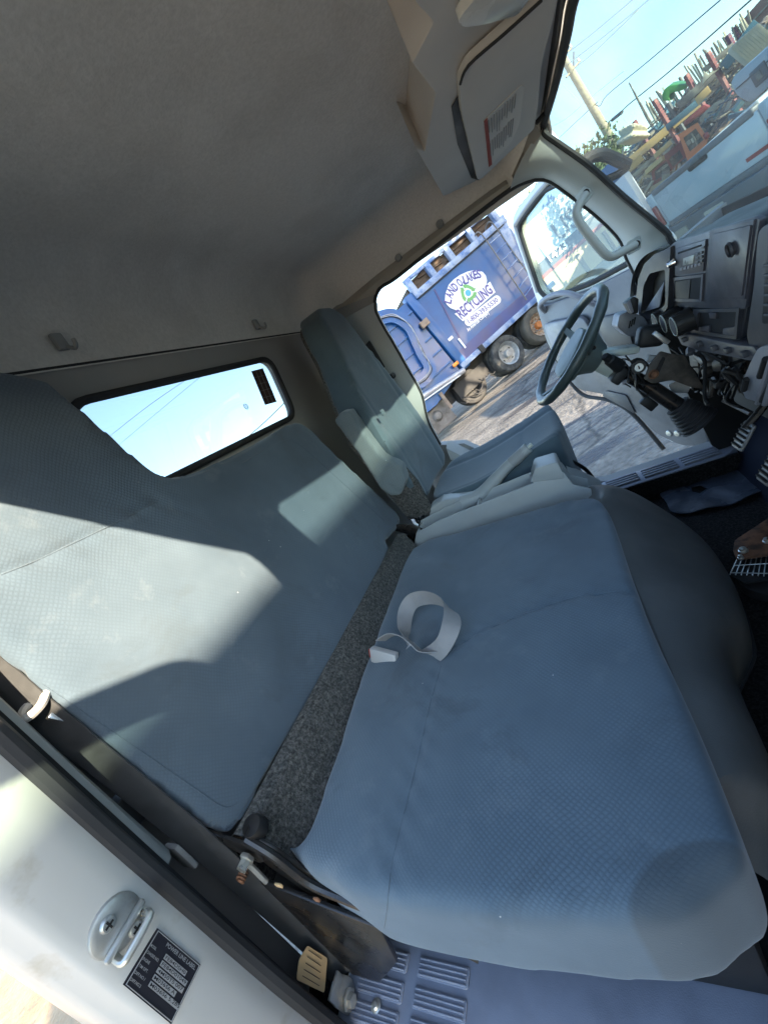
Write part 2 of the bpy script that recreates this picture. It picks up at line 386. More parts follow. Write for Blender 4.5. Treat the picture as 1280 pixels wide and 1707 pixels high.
def soft(mb, voxel, it, disp=None):
    me = bpy.data.meshes.new('tmp'); mb.bm.to_mesh(me); mb.bm.free()
    o = bpy.data.objects.new('tmp', me); COL.objects.link(o)
    m = o.modifiers.new('r', 'REMESH'); m.mode = 'VOXEL'; m.voxel_size = voxel
    m = o.modifiers.new('s', 'SMOOTH'); m.factor = .5; m.iterations = it
    bpy.context.view_layer.update()
    me2 = bpy.data.meshes.new_from_object(o.evaluated_get(bpy.context.evaluated_depsgraph_get()))
    bpy.data.objects.remove(o); bpy.data.meshes.remove(me)
    if disp:
        ns = [v.normal.copy() for v in me2.vertices]
        for v, nn in zip(me2.vertices, ns):
            g_ = disp(v.co, nn); v.co = v.co + (g_ if isinstance(g_, Vector) else nn*g_)
    r = MB(); r.bm.from_mesh(me2); bpy.data.meshes.remove(me2); return r
def on_mesh(o):
    from mathutils.bvhtree import BVHTree
    b = BASE[o][0]; me = o.data
    tr = BVHTree.FromPolygons([v.co+b for v in me.vertices], [tuple(q.vertices) for q in me.polygons])
    def f(x, y):
        h = tr.ray_cast(Vector((0,0,0)), ray(x, y).normalized())
        return None if h[0] is None else (h[0], h[1])
    return f
def seam(o, pts, parent, m_, name='seam'):
    f = on_mesh(o); out = []
    for p in smooth_path([V(x, y, 0) for x, y in pts], 7):
        h = f(p[0], p[1])
        if h: out.append(h[0]+h[1]*.0002)
    if len(out) > 3: MB().tube(out, .0010, 6).build(name, m_, parent)
def seg_dist(p, a, b):
    ab = b-a; t = max(0, min(1, (p-a).dot(ab)/ab.length_squared)); return (p-(a+ab*t)).length
def line_dist(p, pl): return min(seg_dist(p, pl[i], pl[i+1]) for i in range(len(pl)-1))
def frame(o, x, y):
    x = Vector(x).normalized(); y = Vector(y); y = (y-x*y.dot(x)).normalized(); z = x.cross(y)
    return Matrix(((x[0],y[0],z[0],o[0]),(x[1],y[1],z[1],o[1]),(x[2],y[2],z[2],o[2]),(0,0,0,1)))
# ==BODY==
# ================================================================== THE TRUCK CAB
cab = thing('truck_cab', 'grey trimmed interior shell of the truck cab around the seats', 'truck cab', (-.1, YC, -.95))
XR = -.80
# upper side wall plane leans inwards, lower one is upright
SU0 = V(0, 1.80, -.05); SUN_N = V(0, .39, .09).normalized()
def S(x, y):
    p = PP(x, y, SU0, SUN_N)
    return p if p[2] > -.05 else P(x, y, Y=1.80)
# --- headliner
t = bmesh.new(); bmesh.ops.create_cube(t, size=1)
bx0, bx1, by0, by1, bz0, bz1 = XR+.004, .19, .10, 1.76, -.2, .52
for v in t.verts: v.co = (bx0 if v.co.x < 0 else bx1, by0 if v.co.y < 0 else by1, bz0 if v.co.z < 0 else bz1)
ed = [e for e in t.edges if (e.verts[0].co.z > .5 and e.verts[1].co.z > .5 and not (e.verts[0].co.x > .1 and e.verts[1].co.x > .1)) or (e.verts[0].co.x < 0 and e.verts[1].co.x < 0 and abs(e.verts[0].co.z-e.verts[1].co.z) > .1)]
bmesh.ops.bevel(t, geom=ed, offset=.13, segments=10, profile=.5, affect='EDGES')
bmesh.ops.delete(t, geom=[f for f in t.faces if f.calc_center_median().x > bx1-.001 or f.calc_center_median().z < bz0+.001], context='FACES')
lower = t.copy()
bmesh.ops.bisect_plane(t, geom=t.verts[:]+t.edges[:]+t.faces[:], plane_co=(0,0,.328), plane_no=(0,0,-1), clear_outer=True)
for v in t.verts: v.co.z -= max(0, v.co.x-.0)**2*.5
bmesh.ops.subdivide_edges(t, edges=[e for e in t.edges if e.calc_length() > .25], cuts=30, use_grid_fill=True)
for v in t.verts:
    if v.co.z > .50:
        x, y = v.co.x, v.co.y; ed_ = min(1, max(0, (y-.24)/.12))*min(1, max(0, (1.62-y)/.12))
        v.co.z += ed_*(-.010*math.exp(-((x+.40)/.05)**2)-.008*math.exp(-((x+.14)/.045)**2)+.004*math.sin(y*4+x*3))
mb = MB(); mb._merge(t); mb.build('headliner', 'headliner', cab)
t = bmesh.new(); bmesh.ops.create_cube(t, size=1)
for v in t.verts: v.co = (XR-.04 if v.co.x < 0 else .232, .06 if v.co.y < 0 else 1.80, -.2 if v.co.z < 0 else .56)
bmesh.ops.bevel(t, geom=[e for e in t.edges if e.verts[0].co.z > .5 and e.verts[1].co.z > .5 and not (e.verts[0].co.x > .2 and e.verts[1].co.x > .2)], offset=.12, segments=6, profile=.5, affect='EDGES')
bmesh.ops.delete(t, geom=[f for f in t.faces if f.calc_center_median().z < -.19 or f.calc_center_median().x > .2319], context='FACES')
bmesh.ops.bisect_plane(t, geom=t.verts[:]+t.edges[:]+t.faces[:], plane_co=(0,0,.365), plane_no=(0,0,-1), clear_outer=True)
MB()._merge(t).build('roof_skin', 'white_paint', cab)
MB().prism([V(.226,y,z) for y, z in ((.06,.37),(.19,.385),(.23,.412),(1.63,.412),(1.67,.385),(1.80,.37),(1.80,.50),(1.70,.557),(.16,.557),(.06,.50))], (.008,0,0)).build('roof_front', 'rear_trim', cab)
# --- rear corner walls below the headliner seam (the bevelled corner columns only) and rear wall with its window
bmesh.ops.bisect_plane(lower, geom=lower.verts[:]+lower.edges[:]+lower.faces[:], plane_co=(0,0,.331), plane_no=(0,0,1), clear_outer=True)
bmesh.ops.delete(lower, geom=[f for f in lower.faces if (f.calc_center_median().x < XR+.006) or f.calc_center_median().x > XR+.14], context='FACES')
for v in lower.verts:
    if v.co.z < -.1: v.co.z = -.95
low2 = lower.copy()
for lw_, sg_ in ((lower, 1), (low2, -1)):
    bmesh.ops.delete(lw_, geom=[f for f in lw_.faces if (f.calc_center_median().y-YC)*sg_ < 0], context='FACES')
    bmesh.ops.delete(lw_, geom=[v for v in lw_.verts if not v.link_faces], context='VERTS')
    MB()._merge(lw_).build('corner_panel', 'rear_trim', cab)
win = [V(XR, y, z) for y, z in ((.545,.262),(1.275,.262),(1.225,.052),(.545,.052))]
wloop = round_poly(win, .05, 5)
mb = MB().holes([V(XR, .23, -.95), V(XR, 1.63, -.95), V(XR, 1.63, .36), V(XR, .23, .36)], [wloop], (-.02, 0, 0))
mb.build('rear_wall', 'rear_trim', cab)
mb = MB().tube([V(XR+.003, y, .334) for y in (.23,.6,.93,1.2,1.63)], .003, 6); mb.build('trim_seam', 'rubber', cab)
rw = MB().tube([p+V(.004,0,0) for p in wloop], .0095, 8, closed=True).build('rear_window', 'rubber', cab, 'black rubber edged rear window')
MB().prism([p+V(-.008,0,0) for p in wloop], (-.004,0,0)).build('pane', 'rear_glass', rw)
def RWp(x, y): return P(x, y, X=XR-.0065)
MB().prism([RWp(419,619), RWp(438,614), RWp(461,670), RWp(442,675)], (.0012,0,0)).build('inspection_sticker', 'sticker_brown', rw, 'small dark brown sticker inside the rear window')
grid = MB()
for k in range(1, 5):
    a, b = RWp(419+k*4.6, 619+k*11.2), RWp(438+k*4.6, 614+k*11.2); grid.tube([a+V(.002,0,0), b+V(.002,0,0)], .0006, 4)
for k in (1, 2):
    a, b = RWp(419+k*6.3, 619-k*1.7), RWp(442+k*6.3, 675-k*1.7); grid.tube([a+V(.002,0,0), b+V(.002,0,0)], .0006, 4)
grid.build('sticker_print', 'label_grey', rw)
mk = MB(); c0 = RWp(410, 678)
mk.tube([c0+V(.001, .0085*math.cos(a), .0085*math.sin(a)) for a in [i*2*PI/20 for i in range(20)]], .0009, 5, closed=True)
for k in (-.004, 0, .004): mk.tube([c0+V(.001, -.0065, k), c0+V(.001, .0065, k)], .0009, 4)
mk.build('glass_mark', 'dash_dark', rw)
# coat hooks
for (x, y) in ((100, 570), (428, 541)):
    c = P(x, y, X=XR+.012)
    mb = MB().box(c, (.012, .024, .034), bev=.004)
    mb.tube(smooth_path([c+V(.004,.004,-.012), c+V(.016,.008,-.022), c+V(.024,.009,-.018), c+V(.026,.009,-.008)]), .004, 8)
    mb.build('coat_hook', 'trim_mid', cab)
# roof buttons
for (x, y, sz) in ((455, 181, .011), (577, 281, .009)):
    c = P(x, y, Z=.519); MB().lathe([(0,-.005),(sz*.8,-.004),(sz,-.001),(sz,.002)], c, (0,0,1), 16).build('trim_button', 'trim_mid', cab)
# --- driver side: opening outline traced from the door aperture
R_B = [(624,504),(625,519),(638,545),(657,577),(677,613),(692,639),(702.5,661),(708,687),(715,709),(733,742)]
R_T = [(624,504),(627,490),(635,478),(657.5,464),(705,426),(745,395),(780,367.5),(850,315)]
R_A = [(850,315),(879,301),(902,297),(922,304),(958,330),(994,358),(1026,389),(1039,409),(1044,427),(1060,461),(1085,520)]
WS_S = [(905.6,208),(907,222),(927,237),(970,267),(998,290),(1040,329),(1107,384),(1117,400),(1150,440)]   # windshield edge on the driver's A pillar
B3 = [S(*p) for p in R_B]; T3 = [S(*p) for p in R_T]; A3 = [S(*p) for p in R_A]
def A_edge(x, y):                                  # pillar edge along the windshield, inside the side wall plane
    return PP(x, y, V(.30, 1.66, .15), V(.25, 1, .1).normalized())
W3 = [A_edge(*p) for p in WS_S]
def side(flip):
    f = mir if flip else (lambda p: Vector(p))
    nm = cab
    # header cloth between the door opening and the headliner
    inn = resample(smooth_path(T3[1:]), 20); out = [V(p[0], 1.752, .372-max(0,p[0])**2*.5) for p in inn]; out[0] = V(XR+.11, 1.752, .36)
    mid = [a.lerp(b, .5)+V(0,-.012,0) for a, b in zip(inn, out)]
    o2 = [p+V(0,.03,0) for p in inn]
    MB().loft([[f(p) for p in r] for r in (o2, inn, mid, out)]).build('door_header', 'header_cloth', nm)
    # B pillar
    if not flip:
      inn = resample(smooth_path(B3), 20); out = [V(XR+.05, 1.735, p[2]+.02) for p in inn]
      mids = [[a.lerp(b, k)+V(0,-.030*math.sin(k*PI),0) for a, b in zip(inn, out)] for k in (.15,.35,.6,.8)]
      o2 = [p+V(0,.04,0) for p in inn]
      MB().loft([[f(p) for p in r] for r in [o2, inn]+mids+[out]]).build('b_pillar_trim', 'trim_grey', nm)
      MB().prism([B3[0]+V(0,.004,0), T3[1]+V(0,.004,0), T3[2]+V(0,.004,0), V(XR+.13,1.757,.37), V(XR+.02,1.757,.37), V(XR+.02,1.75,.20), V(-.70,1.745,.20)], (0,.02,0)).build('corner_trim', 'rear_trim', nm)
    # A pillar trim
    inn = resample(smooth_path(A3), 28); out = resample(smooth_path(W3), 28)
    mids = [[a.lerp(b, k)+V(-.016*math.sin(k*PI), -.018*math.sin(k*PI), 0) for a, b in zip(inn, out)] for k in (.1,.25,.5,.75,.9)]
    o2 = [p+V(0,.05,0) for p in inn]; w2 = [p+V(.010,.004,0) for p in out]
    MB().loft([[f(p) for p in r] for r in [o2, inn]+mids+[out, w2]]).build('a_pillar_trim', 'trim_grey', nm)
    # corner patch between header, headliner and windshield top
    a = [A3[0], A3[0].lerp(W3[0], .5)+V(-.008,-.01,0), W3[0]]
    b = [T3[-2].lerp(V(T3[-2][0],1.752,.372), k) for k in (0,.5,1)]; c = [V(-.05,1.752,.374), V(.07,1.73,.395), V(.2,1.62,.40)]
    MB().loft([[f(p) for p in r] for r in ([A3[0], T3[-1].lerp(V(.12,1.752,.36),.5), V(.10,1.752,.369)], [W3[0].lerp(A3[0],.5)+V(-.008,-.01,.005), V(.15,1.69,.38), V(.15,1.72,.40)], [W3[0], V(.2,1.63,.385), V(.19,1.60,.42)])]).build('corner_trim', 'header_cloth', nm)
    # opening seal
    loop = smooth_path(B3[::-1]+T3[1:]+A3[1:], 4) if not flip else smooth_path(T3[1:]+A3[1:], 4)
    MB().tube([f(p+V(0,.006,0)) for p in loop], .0075, 8).build('door_seal', 'rubber', nm)
side(False); side(True)
for p in ((732, 372), (663, 429)):
    c = S(*p)+V(0,-.035,.0); c = PP(*p, V(0,1.715,.335), V(0,.9,-.45).normalized())
    MB().lathe([(0,-.004),(.011,-.003),(.0135,0),(.0135,.012)], c, V(0,.9,-.45), 18).build('trim_button', 'trim_mid', cab)
# pull hole on the B pillar, belt guide
c = P(652, 628, Y=1.70); MB().lathe([(.002,-.006),(.010,-.006),(.012,0),(.012,.02)], c, (.3,1,0), 14).build('pillar_cap', 'black_plastic', cab)
# --- lower side walls and floor
def sidelow(f):
    pl = [V(-.82,1.80,-.95), V(.62,1.80,-.95), V(.62,1.80,-.05), V(.43,1.80,-.10), V(.42,1.80,-.36), V(.455,1.80,-.60), V(.44,1.80,-.835), V(.05,1.80,-.835), V(-.08,1.80,-.80), V(-.16,1.80,-.72), V(-.30,1.80,-.60), V(-.45,1.80,-.42), B3[-1], V(-.82,1.80,-.30)]
    MB().prism([f(p) for p in pl], f(V(0,1.86,0))-f(V(0,1.80,0))).build('side_panel', 'rear_trim', cab)
sidelow(lambda p: Vector(p))
MB().prism([V(.43,.08,-.10), V(.62,.08,-.05), V(.62,.08,-.95), V(.40,.08,-.95), V(.455,.08,-.60), V(.42,.08,-.36)], (0,-.06,0)).build('side_panel', 'white_paint', cab)
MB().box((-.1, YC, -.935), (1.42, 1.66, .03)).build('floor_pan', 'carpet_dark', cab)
MB().prism([P(x, y, Y=1.745) for x, y in ((1088,500),(1106,560),(1130,620),(1160,690),(1186,743),(1215,760),(1330,760),(1330,560),(1200,470))], (0,.012,0), .003).build('kick_panel', 'black_plastic', cab)
MB().box((.62, YC, -.52), (.03, 1.86, .92)).build('front_bulkhead', 'black_deep', cab)
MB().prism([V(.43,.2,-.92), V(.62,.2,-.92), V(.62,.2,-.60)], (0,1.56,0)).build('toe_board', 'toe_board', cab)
# driver sill trim with ribs
sl = MB().prism([V(-.02,1.69,-.835), V(.42,1.69,-.835), V(.47,1.72,-.83), V(.47,1.80,-.83), V(-.02,1.80,-.83)], (0,0,-.05), .008).build('door_sill', 'sill_plastic', cab)
for r_ in range(4):
    y = 1.712+.021*r_
    for x0, x1 in ((.03,.15),(.165,.285),(.30,.42)):
        MB().box(((x0+x1)/2, y, -.829), (x1-x0, .011, .009), bev=.003).build('rib', 'dash_lilac', sl)
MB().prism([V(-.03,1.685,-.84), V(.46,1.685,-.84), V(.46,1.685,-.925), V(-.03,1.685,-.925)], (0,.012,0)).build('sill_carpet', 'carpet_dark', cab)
# curved trim that climbs behind the sill towards the pillar
rows = []
for y, dz in ((1.66,-.05),(1.68,0),(1.74,.012),(1.80,0)):
    rows.append(smooth_path([V(.02,y,-.835+dz), V(-.05,y,-.825+dz), V(-.11,y,-.785+dz), V(-.18,y,-.72+dz), V(-.34,y,-.58+dz), V(-.50,y,-.38+dz)], 5))
MB().loft(rows).build('sill_curve_trim', 'trim_mid', cab)
# --- windshield
topw = smooth_path([W3[0], P(924,144,Z=.385), P(943.6,60,Z=.39), P(955,0,Z=.392), V(.262,YC,.394)], 5)
topw = topw + [mir(p) for p in topw[-2::-1]]
botw = smooth_path([W3[-1], W3[-1].lerp(V(.56,1.25,-.10), .45)+V(.03,.03,0), V(.565,1.2,-.10), V(.575,YC,-.10)], 6)
botw = botw + [mir(p) for p in botw[-2::-1]]
tw_, bw_ = resample(topw, 40), resample(botw, 40)
ws = MB().tube(resample([p for p in topw], 60), .010, 8).build('windshield', 'rubber', cab, 'tinted windshield with black rubber edge')
MB().tube(smooth_path(W3, 4), .0085, 8).build('edge_seal', 'rubber', ws)
MB().tube([mir(p) for p in smooth_path(W3, 4)], .0085, 8).build('edge_seal', 'rubber', ws)
rows = [[a.lerp(b, k/8)+V(.022*math.sin(k/8*PI)+.006,0,0) for a, b in zip(tw_, bw_)] for k in range(9)]
# the side edges follow the pillar edge
for i, r in enumerate(rows):
    e = resample(smooth_path(W3, 4), 9)[i]+V(.008,.004,0); r[0] = e; r[-1] = mir(e)
MB().loft(rows).build('pane', 'windshield_glass', ws)
# windshield header (roof front edge)
MB().loft([[p+V(-.012,0,.004) for p in topw], [p+V(0,0,.03) for p in topw], [p+V(.03,0,.06) for p in topw], [V(.30,p[1],.50) for p in topw], [V(.2,p[1],.53) for p in topw]]).build('windshield_header', 'rear_trim', cab)
# --- overhead tray, dome lamp, visor on the driver's side
tz = .405
tr = [(640,-60),(700,15),(723,39),(687,107),(726,157),(708,252),(693,247),(739,328),(792,303),(880,225),(902,190),(940,-60)]
tp = [P(x, y, Z=tz) for x, y in tr]
tray = MB().prism(tp, (0,0,.10), .006, 2).build('overhead_tray', 'visor_vinyl', cab)
dk = [P(x, y, Z=tz-.002) for x, y in ((752,178),(768,150),(790,235),(798,300),(785,296),(762,240))]
MB().prism(dk, (0,0,-.0015)).build('tray_recess', 'black_plastic', tray)
dl = [P(x, y, Z=tz-.006) for x, y in ((757,18),(763,5),(800,-40),(890,-40),(858,8),(800,24),(765,28))]
MB().prism(round_poly(dl, .01, 3), (0,0,-.014), .004).build('dome_lamp_lens', 'dome_lens', tray)
bl = [P(x, y, Z=.50) for x, y in ((548,-30),(575,8),(640,35),(700,44),(725,38),(760,-30))]
MB().prism(smooth_path(bl, 4), (0,0,.03), .006).build('roof_pad', 'headliner', cab)
# visor
vz = .385
vo = [(925,-60),(903,0),(781,109),(766,140),(770,190),(796,300),(802,299),(890,215),(896,180),(902,110),(945,-60)]
vpts = [P(x, y, Z=vz+.0) for x, y in vo]
vis = thing('sun_visor', 'grey vinyl sun visor with white warning label above driver', 'sun visor', P(820, 170, Z=vz))
MB().prism(round_poly(vpts, .012, 3), (0,0,.016), .005, 2).build('visor_board', 'visor_vinyl', vis)
lb = [P(x, y, Z=vz-.0015) for x, y in ((806,202),(868,142),(874,146),(866,205),(852,238),(814,280))]
lab = MB().prism(round_poly(lb, .006, 3), (0,0,.001)).build('warning_label', 'label_white', vis, 'white printed warning label with red stripe')
MB().prism([P(x, y, Z=vz-.003) for x, y in ((806.5,203),(812,197),(820,274),(814.5,279))], (0,0,.001)).build('label_stripe', 'label_red', lab)
lines = MB()
for k in range(11):
    u = .12+.075*k
    a0 = V(806,202,0).lerp(V(868,142,0), u); b0 = V(814,280,0).lerp(V(857,226,0), u)
    for q in range(2):
        s0 = .06+.48*q+random.uniform(0,.05); s1 = s0+random.uniform(.22,.42)
        a = a0.lerp(b0, s0); b = a0.lerp(b0, min(.96, s1))
        lines.tube([P(a[0], a[1], Z=vz-.0026), P(b[0], b[1], Z=vz-.0026)], .0011, 4)
lines.build('label_print', 'label_grey', lab)
MB().tube(smooth_path([P(903,0,Z=vz-.001), P(840,57,Z=vz-.001), P(781,109,Z=vz-.001), P(767,140,Z=vz-.001)], 4), .0025, 6).build('visor_seam', 'rubber', vis)
MB().tube([P(893,205,Z=vz+.006), P(907,190,Z=vz+.012)], .006, 8).build('visor_clip', 'black_plastic', vis)
# --- grab handle on the A pillar
g0, g1 = PP(984,320,A3[3].lerp(W3[2],.4),V(.25,1,.1).normalized()), PP(1066,403,A3[5].lerp(W3[6],.6),V(.25,1,.1).normalized())
g0 = g0+V(-.010,-.026,0); g1 = g1+V(-.010,-.026,0)
ga, gb = P(960,356,Y=1.60), P(1020,428,Y=1.60)
path = smooth_path([g0+V(-.004,-.012,0), g0.lerp(ga,.45)+V(-.01,-.02,0), P(961,362,Y=1.59), P(985,397,Y=1.58), P(1014,427,Y=1.585), g1.lerp(P(1020,428,Y=1.59),.5)+V(-.008,-.015,0), g1+V(-.004,-.012,0)], 7)
gh = MB().tube(path, [.012]+[.0125]*(len(path)-2)+[.012], 12).build('grab_handle', 'trim_grey', cab, 'grey grab handle on the windshield pillar')
for g in (g0, g1):
    d = (path[3]-path[0]).normalized() if g is g0 else (path[-4]-path[-1]).normalized()
    MB().prism(round_poly([g+V(-.006,-.010,0)+d*.05+d.cross(V(.25,1,.1)).normalized()*.019*s1 if e else g+V(-.006,-.010,0)-d*.020+d.cross(V(.25,1,.1)).normalized()*.019*s1 for e, s1 in ((0,-1),(0,1),(1,1),(1,-1))], .012, 4), V(-.003,-.014,0), .003).build('handle_foot', 'trim_grey', gh)
    MB().lathe([(0,-.003),(.009,-.003),(.0095,0),(.007,.004)], g+V(-.010,-.027,0), (.25,1,.1), 14).build('bolt', 'black_plastic', gh)

# --- passenger side door post (white painted), seal, striker and plate
JX = -.60
post = MB()
prof = [(-.80,.010),(-.70,.011),(-.645,.012),(-.628,.014),(-.619,.020),(-.614,.027),(-.604,.031),(-.599,.037),(-.597,.046),(-.597,.085),(-.600,.100),(-.606,.112),(-.63,.122),(-.70,.13)]
rows = []
for k in range(25):
    z = .36-1.25*k/24; rows.append([V(x+.02*max(0,(-.55-z))**1*.6, y+.028*max(0,(-.62-z))*2, z) for x, y in prof])
post = post.loft(rows).build('door_post', 'white_paint', cab, 'white painted door post with striker and plate')
sp = [V(-.613, .122, .36), V(-.612,.120,-.1), V(-.612,.119,-.3), V(-.611,.121,-.5), V(-.607,.122,-.65), V(-.603,.125,-.80), V(-.60,.128,-.92)]
MB().tube(smooth_path(sp, 6), .0125, 10).build('door_seal', 'rubber', cab)
# striker
st = P(193, 1541, X=JX+.004)
sk = MB().lathe([(0,.006),(.021,.006),(.026,.003),(.027,0),(.027,-.004)], st, (1,0,0), 28).build('striker', 'metal_grey', post, 'scuffed round metal door striker')
MB().prism([st+V(.006,.026,-.010), st+V(.006,-.026,-.014), st+V(.006,-.026,-.007), st+V(.006,.026,-.003)], (.009,0,0), .003).build('striker_ridge', 'metal_grey', sk)
MB().tube(smooth_path([st+V(.002,.018,-.016), st+V(.020,.019,-.017), st+V(.024,.012,-.018), st+V(.024,-.012,-.020), st+V(.020,-.019,-.021), st+V(.002,-.018,-.020)], 5), .0042, 10).build('striker_loop', 'bolt_zinc', sk)
for c in (st+V(.006,-.004,.012), st+V(.006,.006,-.021)):
    MB().lathe([(0,.004),(.006,.0035),(.0075,.002),(.008,0)], c, (1,0,0), 16).build('screw', 'metal_grey', sk)
    MB().box(c+V(.0042,0,0), (.0012,.009,.002)).box(c+V(.0042,0,0), (.0012,.002,.009)).build('screw_slot', 'black_deep', sk)
# information plate
q = [P(x, y, X=JX+.0035) for x, y in ((262,1547),(334,1608),(285,1707),(205,1641))]
pl = MB().prism(q, (.0012,0,0)).build('information_plate', 'plate_black', post, 'black printed information plate with silver lettering')
ex = (q[1]-q[0]); ey = (q[3]-q[0])
def plp(u, v): return q[0].lerp(q[1], u).lerp(q[3].lerp(q[2], u), v)+V(.0022,0,0)
bd = MB()
for a, b in (((.02,.02),(.98,.02)),((.98,.02),(.98,.98)),((.98,.98),(.02,.98)),((.02,.98),(.02,.02))):
    bd.prism([plp(a[0],a[1]), plp(b[0],b[1]), plp(b[0]*.97+.015,b[1]*.97+.015), plp(a[0]*.97+.015,a[1]*.97+.015)], (.0004,0,0))
bd.build('plate_border', 'plate_silver', pl)
# the lettering reads along the u axis; rows run down v
wd = ex.length; hd = ey.length
def ptext(txt, u, v, w, h): return MB().text(txt, frame(plp(u, v), ex, -ey)@Matrix.Diagonal((1,1,1,1)), w*wd, h*hd, off=.012)
ptext('POWER LINE LABEL', .27, .145, .66, .075).build('plate_text', 'plate_silver', pl)
left = ['MODEL','CHASSIS NO.','ENGINE','T/M OPT.','DIFF.NO.1','DIFF.NO.2']
vals = ['FE84DSH0','FE84D01049','4M50T5 007','M036S6 A','M036S6 5.285','']
for k in range(6):
    v = .275+.118*k
    ptext(left[k], .045, v+.03, .045*min(11,len(left[k]))*.5, .05).build('plate_text', 'plate_silver', pl)
    if vals[k]:
        wv = .045*len(vals[k])+.12
        MB().prism([plp(.34,v-.045), plp(.34+wv,v-.045), plp(.34+wv,v+.045), plp(.34,v+.045)], (.0003,0,0)).build('plate_field', 'plate_silver', pl)
        MB().text(vals[k], frame(plp(.36, v+.03)+V(.0006,0,0), ex, -ey), (wv-.04)*wd, .06*hd, off=.006).build('plate_text', 'plate_black', pl)
# inner pocket behind the post: dark recess and curved light trim
MB().prism([V(-.79,.14,.33), V(-.79,.14,-.93), V(-.63,.14,-.93), V(-.63,.14,.33)], (0,-.02,0)).build('post_inner_panel', 'black_plastic', cab)
rows = []
for k in range(13):
    z = .12-.52*k/12; w = .035*math.sin(PI*min(1,(k+1)/14))+.012
    rows.append([V(-.655-w, .149, z), V(-.65-w*.5, .158, z), V(-.645, .15, z), V(-.64,.142,z)])
MB().loft(rows).build('post_lower_trim', 'trim_mid', cab)
MB().box((-.70,.165,-.33), (.03,.03,.05), bev=.004).build('pocket_latch', 'black_plastic', cab)
MB().box((-.672,.165,-.43), (.03,.008,.05), bev=.003).build('pocket_plate', 'rear_trim', cab)
# passenger sill step with ribbed pads
ps = MB().prism([V(-.64,.13,-.83), V(-.64,.28,-.83), V(.60,.28,-.83), V(.60,.09,-.83), V(-.50,.09,-.83)], (0,0,-.06), .012, 3).build('door_sill', 'sill_plastic', cab)
for cx_ in (-.565, -.455):
    for cy_, n_ in ((.222,3),(.188,3),(.156,2)):
        MB().prism(round_poly([V(cx_-.046,cy_-.0125,-.8295), V(cx_+.046,cy_-.0125,-.8295), V(cx_+.046,cy_+.0125,-.8295), V(cx_-.046,cy_+.0125,-.8295)], .005, 3), (0,0,.0022), .001).build('tread_pad', 'sill_plastic', ps)
        for k in range(4):
            MB().box((cx_, cy_-.009+.006*k, -.8265), (.084,.0026,.003), bev=.001).build('rib', 'sill_plastic', ps)
sc0 = P(626, 1676, Z=-.824); MB().lathe([(0,.004),(.004,.0035),(.006,.0015),(.0065,0),(.009,-.001)], sc0, (0,0,1), 16).build('screw', 'bolt_zinc', ps)
MB().box((-.22,.36,-.90), (.5,.20,.04)).build('seat_box_front', 'black_plastic', cab)
# ================================================================== SEATS
# --- passenger bench
bench = thing('bench_seat', 'wide blue cloth passenger bench with headrest nearest the camera', 'bench seat', (-.3, .65, -.83))
BP0 = V(-.62, 0, -.45); BP1 = V(-.705, 0, .2)
BN = (BP1-BP0).cross(V(0,1,0)).normalized()
if BN[0] < 0: BN = -BN                              # faces forward
def BK(x, y): return PP(x, y, BP0, BN)
def BY(y, z): return V(BP0[0]+(BP1[0]-BP0[0])*(z-BP0[2])/(BP1[2]-BP0[2]), y, z)
hl = BK(60, 630)
bo = [BK(640,905), BK(664,876), BK(660,852), BK(560,762), BK(512,716), BK(492,708), BK(470,716), BK(410,752), BK(345,786), BK(302,797), BK(262,784), BK(190,722), BK(110,655), BK(70,633), BY(.40,.315), BY(.26,.315), BY(.215,.28), BY(.197,.18), BY(.197,0), BY(.198,-.2), BY(.205,-.38), BY(.215,-.435), BY(.25,-.452), BY(.6,-.455), BY(1.0,-.455)]
bo = smooth_path(bo, 4, True)
bcen = BY(.62, -.15)
bo = [p+(p-bcen).normalized()*.010 for p in bo]
seamA = [BK(-40,975), BK(60,935), BK(200,868), BK(262,835)]
seamB = [BK(262,835), BK(330,860), BK(410,905)]
def d_back(co, nn):
    if nn.dot(BN) < .3: return 0
    g = -.006*math.exp(-(line_dist(co, seamA)/.007)**2)
    g += -.0025*math.exp(-(line_dist(co, seamB)/.008)**2)
    # gentle puff and folds of the cloth
    g += .006*math.sin(co.y*6.1+.6)*math.sin(co.z*5+1)
    g += .0018*math.sin(co.y*120+co.z*60)*math.exp(-(line_dist(co, seamA)/.03)**2)
    g += .0022*math.sin((co.y*.5+co.z)*45+3*math.sin(co.y*7))*math.exp(-((co.y-.45)/.14)**2-((co.z+.16)/.07)**2)
    g += .0022*math.sin(co.y*31+co.z*47+3*math.sin(co.z*9))*math.exp(-((co.y-.62)/.18)**2-((co.z+.1)/.2)**2)
    return g
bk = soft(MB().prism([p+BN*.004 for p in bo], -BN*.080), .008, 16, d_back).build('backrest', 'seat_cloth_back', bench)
seam(bk, [(2,958),(60,935),(130,902),(200,868),(262,835)], bk, 'seat_cloth_back')
seam(bk, [(640,868),(560,795),(500,742),(470,735),(400,775)], bk, 'seat_cloth_back')
seam(bk, [(70,1140),(200,1228),(330,1318),(372,1345),(395,1340)], bk, 'seat_cloth_back')
shell = [p-BN*.070 for p in bo]
MB().prism([p+(sum(bo, Vector())/len(bo)-p)*.055-BN*.066 for p in bo], -BN*.016).build('backrest_shell', 'black_plastic', bench)
